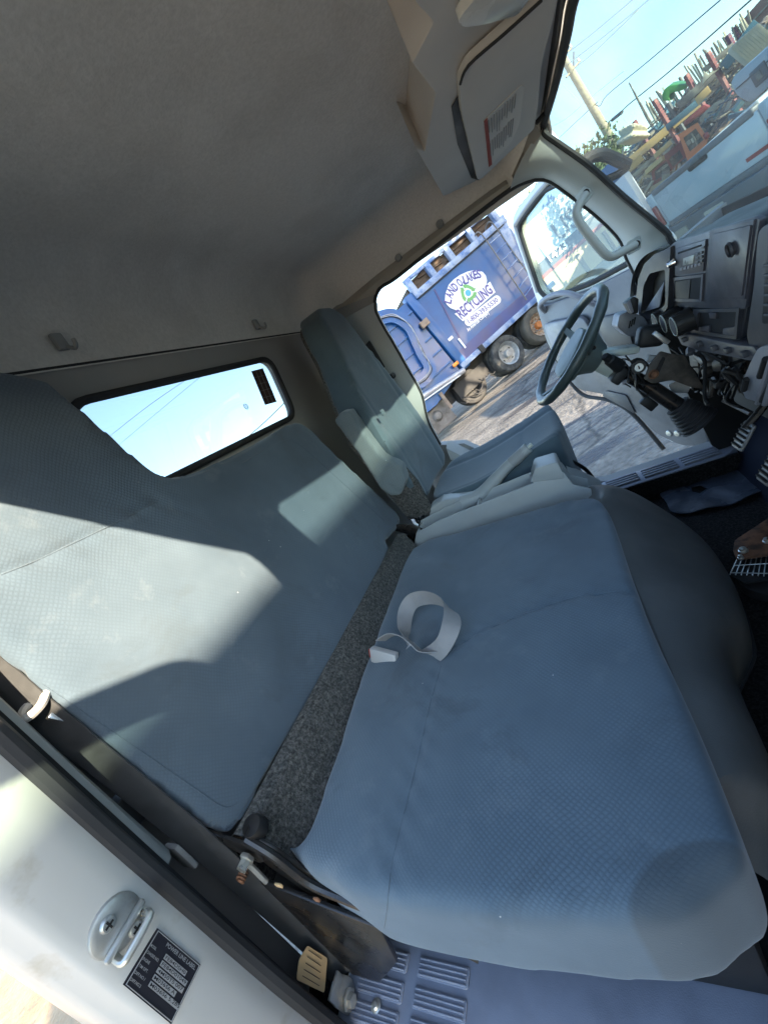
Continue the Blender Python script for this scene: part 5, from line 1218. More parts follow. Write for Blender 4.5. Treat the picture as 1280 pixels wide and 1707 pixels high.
for k in range(8):
    a = tp(SL-.6+random.uniform(0,1.3), .35+random.uniform(0,.4), -.15); MB().tube(smooth_path([a, a+V(0,0,-.12)+td*.1, a+td*random.uniform(.15,.4)+V(0,0,random.uniform(-.2,.05))], 4), .015, 5).build('brake_hose', 'rubber', gt)
def wheel(s, z, o, m_t, m_r, hubm, r_=.52):
    c = tp(s, z, o)
    w = MB().lathe([(.30,.0),(.34,.015),(.42,.03),(.485,.02),(r_-.01,-.01),(r_,-.05),(r_,-.21),(r_-.01,-.25),(.485,-.28),(.34,-.27)], c, tnr, 40).build('wheel', m_t, gt)
    if hubm:
        MB().lathe([(.315,.02),(.33,.03),(.30,.01),(.285,-.04),(.25,-.10),(.16,-.11),(0,-.11)], c, tnr, 36).build('rim', m_r, w)
        MB().lathe([(0,.02),(.085,.015),(.10,-.01),(.105,-.11)], c, tnr, 20).build('hub', hubm, w)
        for k in range(10):
            a = k*2*PI/10; MB().lathe([(0,.03),(.018,.028),(.02,0)], c-tnr*.105+(td*math.cos(a)+V(0,0,1)*math.sin(a))*.14, tnr, 6).build('wheel_nut', 'rim_silver', w)
        for k in range(4):
            a = k*PI/2+.5; MB().lathe([(0,0),(.035,0)], c-tnr*.1035+(td*math.cos(a)+V(0,0,1)*math.sin(a))*.215, tnr, 12).build('rim_hole', 'chassis', w)
    return w
h1 = TR(846,588); h2 = TR(899,542)
w1 = wheel(h1[0], .52, .02, 'tyre', 'rim_silver', 'rim_silver'); wheel(h1[0], .52, -.33, 'tyre', 'rim_silver', None)
wheel(h2[0], .52, .02, 'tyre_dusty', 'rim_rust', 'hub_orange'); wheel(h2[0], .52, -.33, 'tyre', 'rim_rust', None)
wheel(h1[0]-1.33, .52, -.33, 'chassis', 'chassis', 'chassis')
for i, ch in enumerate('GOODYEAR'):
    a = math.radians(118-13*i); c = tp(h1[0], .52, .052)+(td*math.cos(a)+V(0,0,1)*math.sin(a))*.40
    t_ = td*math.sin(a)-V(0,0,1)*math.cos(a)
    MB().text(ch, frame(c, t_, td*math.cos(a)+V(0,0,1)*math.sin(a)), .055, .06, align='CENTER', off=.02).build('tyre_letter', 'tyre_dusty', w1)
# ladder
lf = frame(V(0,0,0), td, -tnr).to_3x3()
lad = [TR(800,402), TR(873,503), TR(823,384), TR(893,480)]
for (a, b) in ((TR(803,404),TR(872,505)),(TR(822,387),TR(889,482))):
    pth = [tp(a[0]-.12,a[1]+.02,-.15), tp(a[0]-.14,a[1]+.18,-.02), tp(a[0]-.05,a[1]+.26,.12), tp(a[0],a[1]+.12,.17), tp(a[0],a[1]-.4,.17)]
    MB().tube(smooth_path(pth, 4)+[tp(b[0],b[1],.17)], .020, 6).build('ladder_rail', 'tank_grey', gt)
for k in range(7):
    u = .10+.14*k; a = V(*TR(803,404),0).lerp(V(*TR(872,505),0), u); b = V(*TR(822,387),0).lerp(V(*TR(889,482),0), u)
    MB().tube([tp(a[0],a[1],.17), tp(b[0],b[1],.17)], .017, 6).build('ladder_rung', 'truck_rail', gt)
# front upper panel, step boxes
MB().prism([tpx(822,368,.03), tpx(838,357,.03), tpx(850,385,.03), tpx(872,440,.03), tpx(862,437,.03)], tnr*-.4, .02).build('front_panel', 'truck_rail', gt)
MB().box(tpx(801,583,.06), (.16,.10,.22), R=lf, bev=.02).build('latch_box', 'chassis', gt)
MB().box(tpx(769,573,.035), (.05,.02,.32), R=lf).build('reflector', 'text_white', gt)
MB().box(tpx(750,565,.035), (.16,.02,.08), R=lf).build('small_flag_sticker', 'sign_white', gt)
MB().prism([tpx(722,483,.005), tpx(765,565,.005), tpx(768,564,.005), tpx(725,482,.005)], tnr*.006).build('panel_joint', 'truck_blue_dark', gt)
# sign
dome = [(741,501),(742,490),(747.5,475),(756,466),(766,459),(778,453.5),(788,451),(797,451.5),(804,454),(809,460),(811,468),(810,475),(816,470),(825,487.5),(771,536),(757,523.4),(768,518),(760,517.5),(750.6,514),(744,508)]
sg = MB().prism([tpx(x, y, .012) for x, y in dome], tnr*.006).build('recycling_sign', 'sign_white', gt, 'white arched recycling sign')
def stext(s_, a, b, h, m_, o=.021, off=.02):
    A, B = TR(*a), TR(*b); w = math.hypot(B[0]-A[0], B[1]-A[1]); p = tp(A[0], A[1], o)
    x = (tp(*B, o)-p); return MB().text(s_, frame(p, x, V(0,0,1)), w, h, off=off).build('sign_text', m_, sg)
stext('RECYCLING', (769,533), (822,488), .29, 'sign_ink', off=.03)
cA = [(746.5,503),(748.5,493),(752.5,485.5),(758,479.5),None,(766,472.5),(770.5,468),(774.5,468.5),(780,465),(786,462),(791.5,459.5),(797.5,458.5)]
prev = None
txt = "LAND O'LAKES"
ctr = [None if c is None else V(*TR(*c),0) for c in cA]
for i, ch in enumerate(txt):
    if ctr[i] is None: continue
    a = ctr[i-1] if i > 0 and ctr[i-1] is not None else ctr[i]; b = ctr[i+1] if i+1 < len(ctr) and ctr[i+1] is not None else ctr[i]
    tv = (b-a).normalized(); nv = V(-tv[1], tv[0], 0)
    c = ctr[i]-nv*.10
    MB().text(ch, frame(tp(c[0], c[1], .021), tp(c[0]+tv[0], c[1]+tv[1])-tp(c[0], c[1]), V(0,0,1)*nv[1]+td*nv[0]), .05 if ch == "'" else .125, .07 if ch == "'" else .235, align='CENTER', off=.03).build('sign_text', 'sign_ink', sg)
# recycling arrows round a small globe
gc = V(*TR(779.5,489),0)
for k in range(3):
    a0 = math.radians(90+120*k); pts = []
    for j in range(8):
        a = a0-math.radians(95)*j/7; rr = .205+.02*math.cos(3*(a-a0)); pts.append((a, rr))
    poly = [(gc[0]+math.cos(a)*r_*1.12, gc[1]+math.sin(a)*r_*1.12) for a, r_ in pts]
    ah = pts[-1][0]
    poly += [(gc[0]+math.cos(ah)*.285, gc[1]+math.sin(ah)*.285), (gc[0]+math.cos(ah-.33)*.20, gc[1]+math.sin(ah-.33)*.20), (gc[0]+math.cos(ah)*.10, gc[1]+math.sin(ah)*.10)]
    poly += [(gc[0]+math.cos(a)*r_*.66, gc[1]+math.sin(a)*r_*.66) for a, r_ in pts[::-1]]
    MB().prism([tp(x, y, .0185) for x, y in poly], tnr*.003).build('recycle_arrow', 'sign_green', sg)
MB().lathe([(0,.001),(.085,.001),(.085,-.002)], tp(gc[0], gc[1], .0235), tnr, 24).build('globe_disc', 'sign_blue', sg)
A, B = TR(781,536), TR(827,500.5)
mid = ((A[0]+B[0])/2, (A[1]+B[1])/2); w_ = math.hypot(B[0]-A[0], B[1]-A[1])+.26
fx = frame(tp(mid[0], mid[1], .012), tp(*B)-tp(*A), V(0,0,1))
MB().prism([fx@V(a, b, 0) for a, b in rrect(w_, .235, .11, 5)], tnr*.006).build('phone_panel', 'sign_white', sg)
fx2 = frame(tp(mid[0], mid[1], .0205), tp(*B)-tp(*A), V(0,0,1)); fx2.translation = fx2@V(-(w_-.2)/2,-.065,0)
MB().text('1-800-393-5530', fx2, w_-.2, .14, off=.02).build('sign_text', 'sign_ink', sg)
stext('An American Company', (781,555), (816,524), .13, 'text_white', off=.015)

# --- building seen through the open driver door's window
bn = wthing('store_building', 'tan store building with blue fascia and pale sign behind driver door', 'building', WG(960, 440))
bd_ = 26.0
def BW(x, y, o=0): return WP(x, y, bd_+o)
c0 = WP(930, 430, bd_); bdir = V(.90,.43,0).normalized(); bnr = V(.43,-.90,0).normalized()
def bpx(x, y, o=0):
    r = M3 @ ray(x, y); k = (c0-V(0,0,CAMH)).dot(bnr)/r.dot(bnr); p = V(0,0,CAMH)+r*k; return p+bnr*o
def bsz(x, y): p = bpx(x, y); return ((p-c0).dot(bdir), p[2])
def bp_(s, z, o=0): return V(c0[0],c0[1],0)+bdir*s+V(0,0,z)+bnr*o
s0, s1 = -9, bsz(1045,420)[0]
zt = bsz(915,362)[1]; z2 = bsz(925,372)[1]; zr = bsz(950,425)[1]; zr2 = bsz(953,431)[1]
MB().prism([bp_(s0,0), bp_(s1,0), bp_(s1,zr), bp_(s0,zr)], bnr*-8).build('wall', 'wall_tan', bn)
MB().prism([bp_(s0,zr,.02), bp_(s1,zr,.02), bp_(s1,zr+.18,.02), bp_(s0,zr+.18,.02)], bnr*-8).build('red_stripe', 'stripe_red', bn)
MB().prism([bp_(s0,zr+.18,.0), bp_(s1,zr+.18,.0), bp_(s1,zr+.75,.0), bp_(s0,zr+.75,.0)], bnr*-8).build('grey_band', 'ink_grey', bn)
MB().prism([bp_(s0,zr+.75,.03), bp_(s1,zr+.75,.03), bp_(s1,zr+2.6,.03), bp_(s0,zr+2.6,.03)], bnr*-8).build('sign_band', 'sign_pale', bn)
MB().prism([bp_(s0,zr+2.6,.05), bp_(s1,zr+2.6,.05), bp_(s1,zr+3.5,.05), bp_(s0,zr+3.5,.05)], bnr*-8).build('fascia', 'wall_blue', bn)
A = bsz(934,398); B = bsz(956,374)
MB().text('USED T', frame(bp_(A[0]-.1, A[1]-.1, .06), bdir, V(0,0,1)), 3.9, .95, off=.015).build('sign_text', 'ink_grey', bn)
A = bsz(915,436); MB().text('1423', frame(bp_(A[0], A[1]-.1, .06), bdir, V(0,0,1)), 1.15, .42, off=.02).build('number_text', 'text_white', bn)
for k in range(5):
    s = 1.0+1.5*k+random.uniform(-.3,.3); MB().box(bp_(s, .55, .03), (.14+.1*random.random(),.05,1.1), R=frame(V(0,0,0), bdir, -bnr).to_3x3()).build('wall_post', 'pipe_rust', bn)
# --- utility pole with crossarms and wires
PD = 42.0
pt_, pb_ = WP(936, 92, PD), WP(1030, 252, PD)
ax_ = V((pt_[0]+pb_[0])/2, (pt_[1]+pb_[1])/2, 0)
up_ = wthing('utility_pole', 'tall weathered wooden utility pole leaning over the scrap yard', 'utility pole', V(pb_[0],pb_[1],0))
dirp = (pt_-pb_); foot = pb_-dirp*(pb_[2]/dirp[2])
MB().tube([foot, foot.lerp(pt_,.5), pt_], [.30,.26,.20], 12).build('shaft', 'pole_wood', up_)
vr = (M3@(RC@V(.64,-.77,0))).normalized()
for u, l_ in ((.985,1.0),(.90,1.1)):
    c = foot.lerp(pt_, u); MB().tube([c-vr*.5*l_, c+vr*.9*l_], .06, 6).build('crossarm', 'pole_wood', up_)
    MB().tube([c+vr*.25, c+vr*.9+V(0,0,.7)], .05, 6).build('fuse_cutout', 'scrap_c', up_)
    MB().lathe([(0,.25),(.09,.2),(.07,.1),(.1,.0)], c+vr*.85, V(0,0,1), 10).build('insulator', 'wire_bright', up_)
MB().tube(smooth_path([WP(1014,203,PD), WP(1018,222,PD), WP(1030,248,PD)], 4), .05, 5).build('riser', 'wire_dark', up_)
# wires as single things
def wire(pts, m_, r_, lab):
    o = MB().tube(smooth_path([WP(x, y, d) for x, y, d in pts], 6), r_, 5).build('overhead_wire', m_, None, base=WP(*pts[0]), cab=False); tag(o, lab, 'wire', 'overhead wires')
wire([(936,96,42),(985,58,36),(1060,-5,30),(1110,-45,26)], 'wire_bright', .035, 'pale topmost overhead wire leaving the pole top')
wire([(945,108,42),(1000,66,37),(1075,5,31),(1110,-25,28)], 'wire_bright', .035, 'second pale overhead wire from the pole top')
wire([(930,131,48),(955,115,42),(990,87,38),(1062,18,32)], 'wire_bright', .03, 'third pale overhead wire crossing below the pole top')
wire([(906,217,60),(940,200,52),(980,166,42),(1040,118,36)], 'wire_bright', .018, 'faint thin overhead wire crossing the middle of the pole')
wire([(925,236,60),(987,178,42),(992,175,41.5),(1000,176,41),(1012,158,40),(1080,102,34),(1200,0,26)], 'wire_dark', .024, 'upper dark cable sagging from the pole')
wire([(1013,218,41.8),(1013,206,41.5),(1019,199,40.5),(1035,186,39),(1050,172,37),(1120,115,32),(1262,-10,24)], 'wire_dark', .028, 'lower dark cable with a splice box by the pole')
o = MB().tube([WP(1020,200,40.4), WP(1036,187,39)], .10, 8).build('splice_box', 'scrap_c', None, base=WP(1020,200,40.4), cab=False); tag(o, 'dark splice box hanging on the lower cable', 'splice box')
o = MB().tube([V(WP(1078,195,24)[0], WP(1078,195,24)[1], 0), WP(1078,195,24), WP(1048,138,24)], [.06,.05,.02], 6).build('whip_antenna', 'scrap_a', None, base=V(WP(1078,195,24)[0], WP(1078,195,24)[1], 0), cab=False); tag(o, 'thin upright antenna rising over the scrap', 'antenna')
# rear window wires
wire([(180,730,40),(250,675,36),(330,620,34),(380,585,32)], 'wire_dark', .018, 'thin wire seen highest through the rear window')
wire([(195,745,40),(260,690,36),(345,620,33),(395,585,31)], 'wire_dark', .014, 'thin wire seen lowest left through the rear window')
wire([(405,735,30),(440,705,30),(478,668,30),(520,630,30)], 'wire_dark', .03, 'dark wire at the right end of the rear window')
# --- white pickup in front of the windshield
pdir = V(.3487,-.9372,0); pn = V(-.9372,-.3487,0)                  # along the tailgate (to the right), facing us
p0 = WP(1083, 325, math.hypot(1.907, 7.657))
def pk(x, y, o=0):
    r = M3 @ ray(x, y); k = (p0-V(0,0,CAMH)).dot(pn)/r.dot(pn); return V(0,0,CAMH)+r*k+pn*o
def pq(s, z, o=0): return V(p0[0],p0[1],0)+pdir*s+V(0,0,z)+pn*o
pu = wthing('white_pickup', 'white pickup truck tailgate close in front of the windshield', 'pickup truck', pq(.85,0,-1))
pf = frame(V(0,0,0), pdir, -pn).to_3x3()
ztop = p0[2]; zbot = pk(1120,367)[2]
W_ = 1.66
MB().prism(round_poly([pq(.03,zbot), pq(W_,zbot), pq(W_,ztop-.03), pq(.03,ztop-.03)], .03, 3), pn*-.07, .012, 3).build('tailgate', 'pickup_white', pu)
MB().box(pq(W_/2,ztop-.015,-.035), (W_-.08,.10,.075), R=pf, bev=.02, seg=3).build('tailgate_cap', 'pickup_grey', pu)
hc_ = pk(1160,268,.0)
MB().prism([hc_+pn*.002+(pdir*a+V(0,0,1)*b) for a, b in rrect(.30,.115,.03,4)], pn*.008, .003).build('tailgate_handle', 'black_plastic', pu)
for s in (-.10, W_+.03):
    MB().prism(round_poly([pq(s-.02,zbot-.12), pq(s+.12,zbot-.12), pq(s+.12,ztop), pq(s-.02,ztop)], .03, 3), pn*-2.1, .02).build('bed_side', 'pickup_white', pu)
    MB().prism(round_poly([pq(s+.015,zbot+.0,.004), pq(s+.10,zbot+.0,.004), pq(s+.10,ztop-.16,.004), pq(s+.015,ztop-.16,.004)], .02, 3), pn*.02, .006).build('tail_light', 'tail_red', pu)
MB().prism([pq(-.05,zbot-.10), pq(W_+.1,zbot-.10), pq(W_+.1,ztop-.45), pq(-.05,ztop-.45)], pn*-5.0, .03).build('bed_floor', 'pickup_grey', pu)
bm_ = MB().prism(round_poly([pq(-.10,zbot-.36,.10), pq(W_+.12,zbot-.36,.10), pq(W_+.12,zbot-.07,.10), pq(-.10,zbot-.07,.10)], .04, 3), pn*-.2, .02, 3).build('rear_bumper', 'pickup_grey', pu)
MB().box(pq(.33,zbot-.055,.03), (.5,.03,.012), R=pf).build('chrome_strip', 'chrome', bm_)
pc_ = pk(1200,330,.0); s_p = (pc_-p0).dot(pdir)
npl = MB().prism([pq(s_p+a, zbot-.20+b, .112) for a, b in rrect(.30,.15,.015,3)], pn*.004).build('number_plate', 'plate_tan', bm_, 'pale licence plate with an orange mark')
MB().text('P46', frame(pq(s_p-.125, zbot-.235, .1175), pdir, V(0,0,1)), .09, .075, off=.02).build('plate_text', 'ink_grey', npl)
MB().text('163', frame(pq(s_p+.035, zbot-.235, .1175), pdir, V(0,0,1)), .09, .075, off=.02).build('plate_text', 'ink_grey', npl)
MB().lathe([(0,.001),(.025,.001),(.025,0)], pq(s_p, zbot-.20, .117), pn, 14).build('plate_mark', 'amber', npl)
MB().box(pq(.28,zbot-.22,.105), (.22,.02,.16), R=pf, bev=.01).build('step_pad', 'scrap_b', bm_)
MB().prism([pq(W_-.32,zbot+.06,.002), pq(W_-.06,zbot+.06,.002), pq(W_-.06,zbot+.10,.002), pq(W_-.32,zbot+.10,.002)], pn*.004).build('badge', 'tail_red', pu)
MB().prism(round_poly([pq(.0,1.0,-2.3), pq(W_,1.0,-2.3), pq(W_,1.05,-2.3), pq(0,1.05,-2.3)], .01, 2), pn*-1.5).build('cab_floor', 'pickup_grey', pu)
for s in (.05, W_-.05):
    MB().lathe([(.2,0),(.34,.0),(.37,-.03),(.37,-.2),(.34,-.23),(.2,-.23)], pq(s+(.12 if s > 1 else -.12),.37,-.9), pdir*(1 if s > 1 else -1), 28).build('wheel', 'tyre', pu)
MB().prism(round_poly([pq(s,zbot-.05,-2.1) for s in (-.02,)]+[pq(W_+.02,zbot-.05,-2.1), pq(W_+.02,ztop-.25,-2.1), pq(-.02,ztop-.25,-2.1)], .02, 2), pn*-2.6, .03).build('cab_lower', 'pickup_white', pu)
# second pale pickup beyond it, upper right
p20 = WP(1222, 190, 11.5)
pu2 = wthing('pale_pickup', 'pale pickup tailgate with square badge at the right windshield edge', 'pickup truck', V(p20[0],p20[1],0))
def pk2(x, y, o=0):
    r = M3 @ ray(x, y); k = (p20-V(0,0,CAMH)).dot(pn)/r.dot(pn); return V(0,0,CAMH)+r*k+pn*o
tg2 = [pk2(x, y) for x, y in ((1217,140),(1222,128),(1300,60),(1340,90),(1250,172),(1228,160))]
MB().prism(round_poly(tg2, .08, 4), pn*-.5, .03, 3).build('tailgate', 'pickup_white', pu2)
MB().tube([pk2(1228,147,.02), pk2(1290,92,.02)], .012, 5).build('crease', 'pickup_grey', pu2)
e_ = pk2(1267,123,.01); MB().box(e_, (.26,.03,.24), R=pf, bev=.01).build('badge', 'pickup_grey', pu2)
MB().box(e_+pn*.02, (.10,.02,.12), R=pf, bev=.01).build('badge_mark', 'scrap_a', pu2)
q_ = pk2(1235,185)
MB().prism([V(q_[0],q_[1],.35), V(q_[0],q_[1],.35)+pdir*2.2, V(q_[0],q_[1],1.0)+pdir*2.2, V(q_[0],q_[1],1.0)], pn*-.5, .05).build('lower_body', 'pickup_white', pu2)
for k in (0.15, 1.9):
    MB().lathe([(.2,0),(.34,.0),(.37,-.03),(.37,-.2),(.2,-.22)], V(q_[0],q_[1],.37)+pdir*k-pn*.8, pdir, 24).build('wheel', 'tyre', pu2)
# --- scrap yard: racks of beams with red stakes, piles, orange and red machines
vrt = V(0,0,1)
def stake(x0, y0, x1, y1, d, m_, lab):
    a, b = WP(x0, y0, d), WP(x1, y1, d); a = V(b[0], b[1], a[2]); w = .105*d/18
    st = wthing('stake_post', lab, 'stake', V(b[0],b[1],0), 'upright stakes of the scrap racks')
    MB().box(V(b[0], b[1], a[2]/2), (w, w*.8, a[2]), R=Matrix.Rotation(.6,3,'Z'), bev=.01).build('post', m_, st)
    n = int((a[2]-b[2])/(w*.75))
    for k in range(max(2, min(12, n))): MB().box(V(b[0], b[1], a[2]-.1-k*w*.75), (w*1.18, w*.98, w*.2), R=Matrix.Rotation(.6,3,'Z')).build('rung', 'stripe_red' if m_ == 'red_stake' else 'red_stake', st)
stake(1056,202,1068,222,20,'red_stake','red stake nearest the utility pole on the left rack')
stake(1088,168,1112,206,18,'red_stake','tall red stake over the yellow beams left of orange cab')
stake(1142,125,1152,142,20,'red_stake','red stake beside the green claw')
stake(1178,88,1192,112,19,'red_stake','red ringed stake in the middle of the scrap row')
stake(1210,60,1224,82,21,'purple_stake','purple stake left of the two near the teal beam')
stake(1220,48,1236,70,22,'purple_stake','purple stake right of the two near the teal beam')
# long beams (each a thing)
def beam(x0, y0, x1, y1, d, r_, m_, lab, nm='scrap_beam', cat='beam', grp='beams laid on the scrap racks'):
    a, b = WP(x0, y0, d), WP(x1, y1, d*1.0); h = (b-a); f_ = frame((a+b)/2, h, V(0,0,1))
    o = MB().box(V(0,0,0), (h.length, r_, r_*1.3), bev=.01); bmesh.ops.transform(o.bm, matrix=f_, verts=o.bm.verts)
    o = o.build(nm, m_, None, base=V(a[0],a[1],0), cab=False); tag(o, lab, cat, grp)
beam(1030,285,1165,172,19,.22,'beam_yellow','longest bright yellow beam across the scrap rack')
beam(1036,278,1120,206,20,.14,'beam_yellow','thin yellow beam above the longest yellow beam')
beam(1040,266,1110,208,21,.16,'scrap_b','weathered tan beam above the yellow beams')
beam(1160,170,1182,148,17,.18,'beam_yellow','short yellow beam right of the tall red stake')
beam(1110,214,1175,160,18,.16,'scrap_teal','teal beam under the green claw')
beam(1206,112,1262,38,19,.26,'scrap_teal','thick teal beam at the right end of the scrap row')
beam(1172,118,1222,75,20,.14,'scrap_b','tan beam topping the right scrap heap')
beam(1130,178,1190,124,20,.22,'scrap_a','grey beam over the teal beam')
beam(1010,318,1070,262,15,.16,'beam_yellow','yellow plank low beside the black mirror stay')
beam(1040,308,1100,254,14,.10,'scrap_a','grey plank low beside the red vehicle')
beam(1090,262,1118,236,12.5,.10,'beam_yellow','yellow plank near the red vehicle roof')
# heaps behind: dark masses of bent sheets, each heap one thing made of many sheets
mats_ = ['scrap_a','scrap_b','scrap_c','scrap_teal','pipe_rust','tarp_cream']
HEAPS = []
def heap(x0, y0, x1, y1, d, h_px, n, lab, seed, mats=mats_):
    random.seed(seed)
    a, b = WP(x0, y0, d), WP(x1, y1, d)
    hp = wthing('scrap_heap', lab, 'scrap heap', V((a[0]+b[0])/2,(a[1]+b[1])/2,0), 'scrap heaps in the yard')
    groups = {}; HEAPS.append(hp)
    for k in range(int(n*2.2)):
        u = random.random(); v = random.random()**.8
        c = a.lerp(b, u); c = V(c[0], c[1], c[2]*(1-v*.92)) + (M3@(RC@V(0,0,1))).cross(V(0,0,1)).normalized()*random.uniform(-.3,.3)+V(0,random.uniform(-.9,.9),0)
        sx_ = (random.uniform(.15,1.3), random.uniform(.05,.4), random.uniform(.03,.3)) if random.random() < .7 else (random.uniform(.8,2.6), .07, .07)
        sx_ = tuple(v_*d/42 for v_ in sx_)
        R = Matrix.Rotation(random.uniform(0,PI),3,'Z')@Matrix.Rotation(random.gauss(0,.35),3,'Y')@Matrix.Rotation(random.gauss(0,.5),3,'X')
        groups.setdefault(random.choice(mats), MB()).box(c, sx_, R=R)
    core = a.lerp(b,.5); L_ = (b-a).length
    groups.setdefault('scrap_c', MB()).box(V(core[0],core[1],min(a[2],b[2])*.42), (L_*.95,1.2,min(a[2],b[2])*.8), R=frame(V(0,0,0), V((b-a)[0],(b-a)[1],0), V(0,0,1)).to_3x3()@Matrix.Rotation(0,3,'X'))
    for m_, g_ in groups.items():
        o = g_.build('scrap_pieces', m_, hp); o['kind'] = 'stuff'
heap(1030,262,1092,205,21,0,170,'low scrap heap beside the utility pole foot',3)
heap(1092,200,1160,140,22,0,230,'dark scrap heap behind the yellow beams',4)
heap(1160,142,1225,84,21,0,230,'tall scrap heap under the ringed red stake',5)
heap(1215,86,1290,12,23,0,220,'scrap heap under the brown container',6)
heap(1150,215,1215,160,13,0,170,'dark tangled scrap heap behind the orange cab',8,['scrap_c','scrap_a','scrap_c','pipe_rust','scrap_teal'])
heap(1035,320,1085,280,12,0,150,'pale scrap heap low beside the black mirror stay',9,['scrap_b','tarp_cream','scrap_a','beam_yellow'])
# thin upright rods sticking up from the heaps
random.seed(21)
for k in range(46):
    u = random.random(); x = 1078+u*170; y = 192-u*152+random.uniform(-6,6); d = 22
    b = WP(x, y, d); 
    hp = min(HEAPS, key=lambda h_: (BASE[h_][0]-V(b[0],b[1],0)).length)
    MB().box(V(b[0],b[1],b[2]/2+.1), (.035,.035,b[2]+random.uniform(.1,.6)), R=Matrix.Rotation(random.uniform(0,1),3,'Z')@Matrix.Rotation(random.gauss(0,.06),3,'X')).build('rod', random.choice(['scrap_b','scrap_a','tarp_cream']), hp)
# green claw
gc_ = wthing('green_claw', 'bright green curved machine claw rising above the scrap', 'machine claw', V(WP(1115,170,20)[0],WP(1115,170,20)[1],0))
oc = smooth_path([WP(x, y, 20) for x, y in ((1104,168),(1103,158),(1108,148),(1116,143),(1130,141),(1144,141))], 4); ic = smooth_path([WP(x, y, 20) for x, y in ((1117,168),(1114,162),(1116,157),(1122,154),(1132,152),(1142,148))], 4)
MB().prism(oc+ic[::-1], V(.25,.3,0), .02).build('claw', 'green_paint', gc_)
cl = WP(1112,172,20); MB().tube([V(cl[0],cl[1],0), cl], .07, 8).build('mast', 'scrap_c', gc_)
# cream tarp covered lump, brown container, ribbed radiator
tc_ = WP(1055,226,19); o = soft(MB().box(tc_, (.8,.5,.32), R=Matrix.Rotation(.7,3,'Y')@Matrix.Rotation(.8,3,'Z')), .05, 4, lambda c, n_: .05*math.sin(c.x*14+c.z*21)).build('cream_tarp', 'tarp_cream', None, base=V(tc_[0],tc_[1],0), cab=False); tag(o, 'crumpled cream sheet on the left scrap heap', 'tarp')
tc2 = WP(1178,124,18); o = MB().prism([WP(1170,142,18), WP(1172,118,18), WP(1180,124,18), WP(1198,114,18), WP(1176,134,18)], V(.1,.3,0), .01).build('cream_sheet', 'tarp_cream', None, base=V(tc2[0],tc2[1],0), cab=False); tag(o, 'torn cream sheet in the middle of the scrap row', 'tarp')
bcn = WP(1262,35,26); bc_ = wthing('brown_container', 'brown brick patterned container behind the upper right scrap', 'container', V(bcn[0],bcn[1],0))
cd_ = frame(V(0,0,0), pdir, -pn).to_3x3()
zc = WP(1240,30,26)[2]; zc2 = WP(1244,52,26)[2]
cbase = WP(1238,42,26)
MB().box(V(cbase[0],cbase[1],zc/2)+pdir*3.2-pn*1, (6.4,2,zc), R=cd_, bev=.03).build('container_body', 'container_brown', bc_)
for k in range(9):
    MB().box(V(cbase[0],cbase[1],zc/2)+pdir*(.3+.7*k)+pn*.02, (.06,.05,zc), R=cd_).build('panel_joint', 'scrap_b', bc_)
for k in range(4):
    MB().box(V(cbase[0],cbase[1],zc-.3-.55*k)+pdir*3.2+pn*.025, (6.4,.05,.05), R=cd_).build('panel_joint', 'scrap_b', bc_)
rd = wthing('ribbed_radiator', 'pale ribbed radiator leaning by the pale pickup', 'radiator', V(WP(1255,90,15)[0],WP(1255,90,15)[1],0))
for k in range(9):
    a = V(1236,95,0).lerp(V(1275,62,0), k/8); MB().box(WP(a[0], a[1], 14.5), (.10,.2,.62), R=Matrix.Rotation(-.25,3,'Y'), bev=.04, seg=2).build('fin', 'tarp_cream', rd)
rb_ = WP(1255,92,14.5); MB().box(V(rb_[0],rb_[1],rb_[2]*.45), (.9,.3,rb_[2]*.8), R=cd_).build('stand', 'scrap_a', rd)
vn = V(-.33,-.944,0); vd = V(.944,-.33,0); vf = frame(V(0,0,0), vd, -vn).to_3x3()
# orange cab machine
oc_ = wthing('orange_cab', 'bright orange machine cab with a side window behind the white pickup', 'machine', V(WP(1155,240,11)[0],WP(1155,240,11)[1],0))
def o_(x, y, o=0):
    r = M3@ray(x, y); c = WP(1155,240,11); k = (c-V(0,0,CAMH)).dot(vn)/r.dot(vn); return V(0,0,CAMH)+r*k+vn*o
MB().holes([o_(*p) for p in ((1130,224),(1162,204),(1180,232),(1172,252),(1145,268))], [[o_(*p) for p in ((1138,230),(1159,214),(1172,233),(1149,253))]], vn*-.5).build('cab_shell', 'orange_paint', oc_)
MB().prism([o_(x, y, -.05) for x, y in ((1138,230),(1159,214),(1172,233),(1149,253))], vn*-.02).build('pane', 'glass_dark', oc_)
MB().tube([o_(1152,222,.01), o_(1161,243,.01)], .012, 5).build('window_bar', 'scrap_a', oc_)
for k, m_ in enumerate(('scrap_b','tarp_cream','scrap_b')): MB().box(o_(1147+8*k,238-5*k,-.03), (.06,.03,.08), R=vf, bev=.01).build('cab_clutter', m_, oc_)
cbo = o_(1155,240); MB().box(V(cbo[0],cbo[1],.55)-vn*.5, (.9,.9,1.1), R=vf, bev=.05).build('lower_body', 'orange_paint', oc_)
MB().box(o_(1177,226,.02), (.07,.07,.10), R=vf, bev=.02).build('lamp', 'tail_red', oc_)
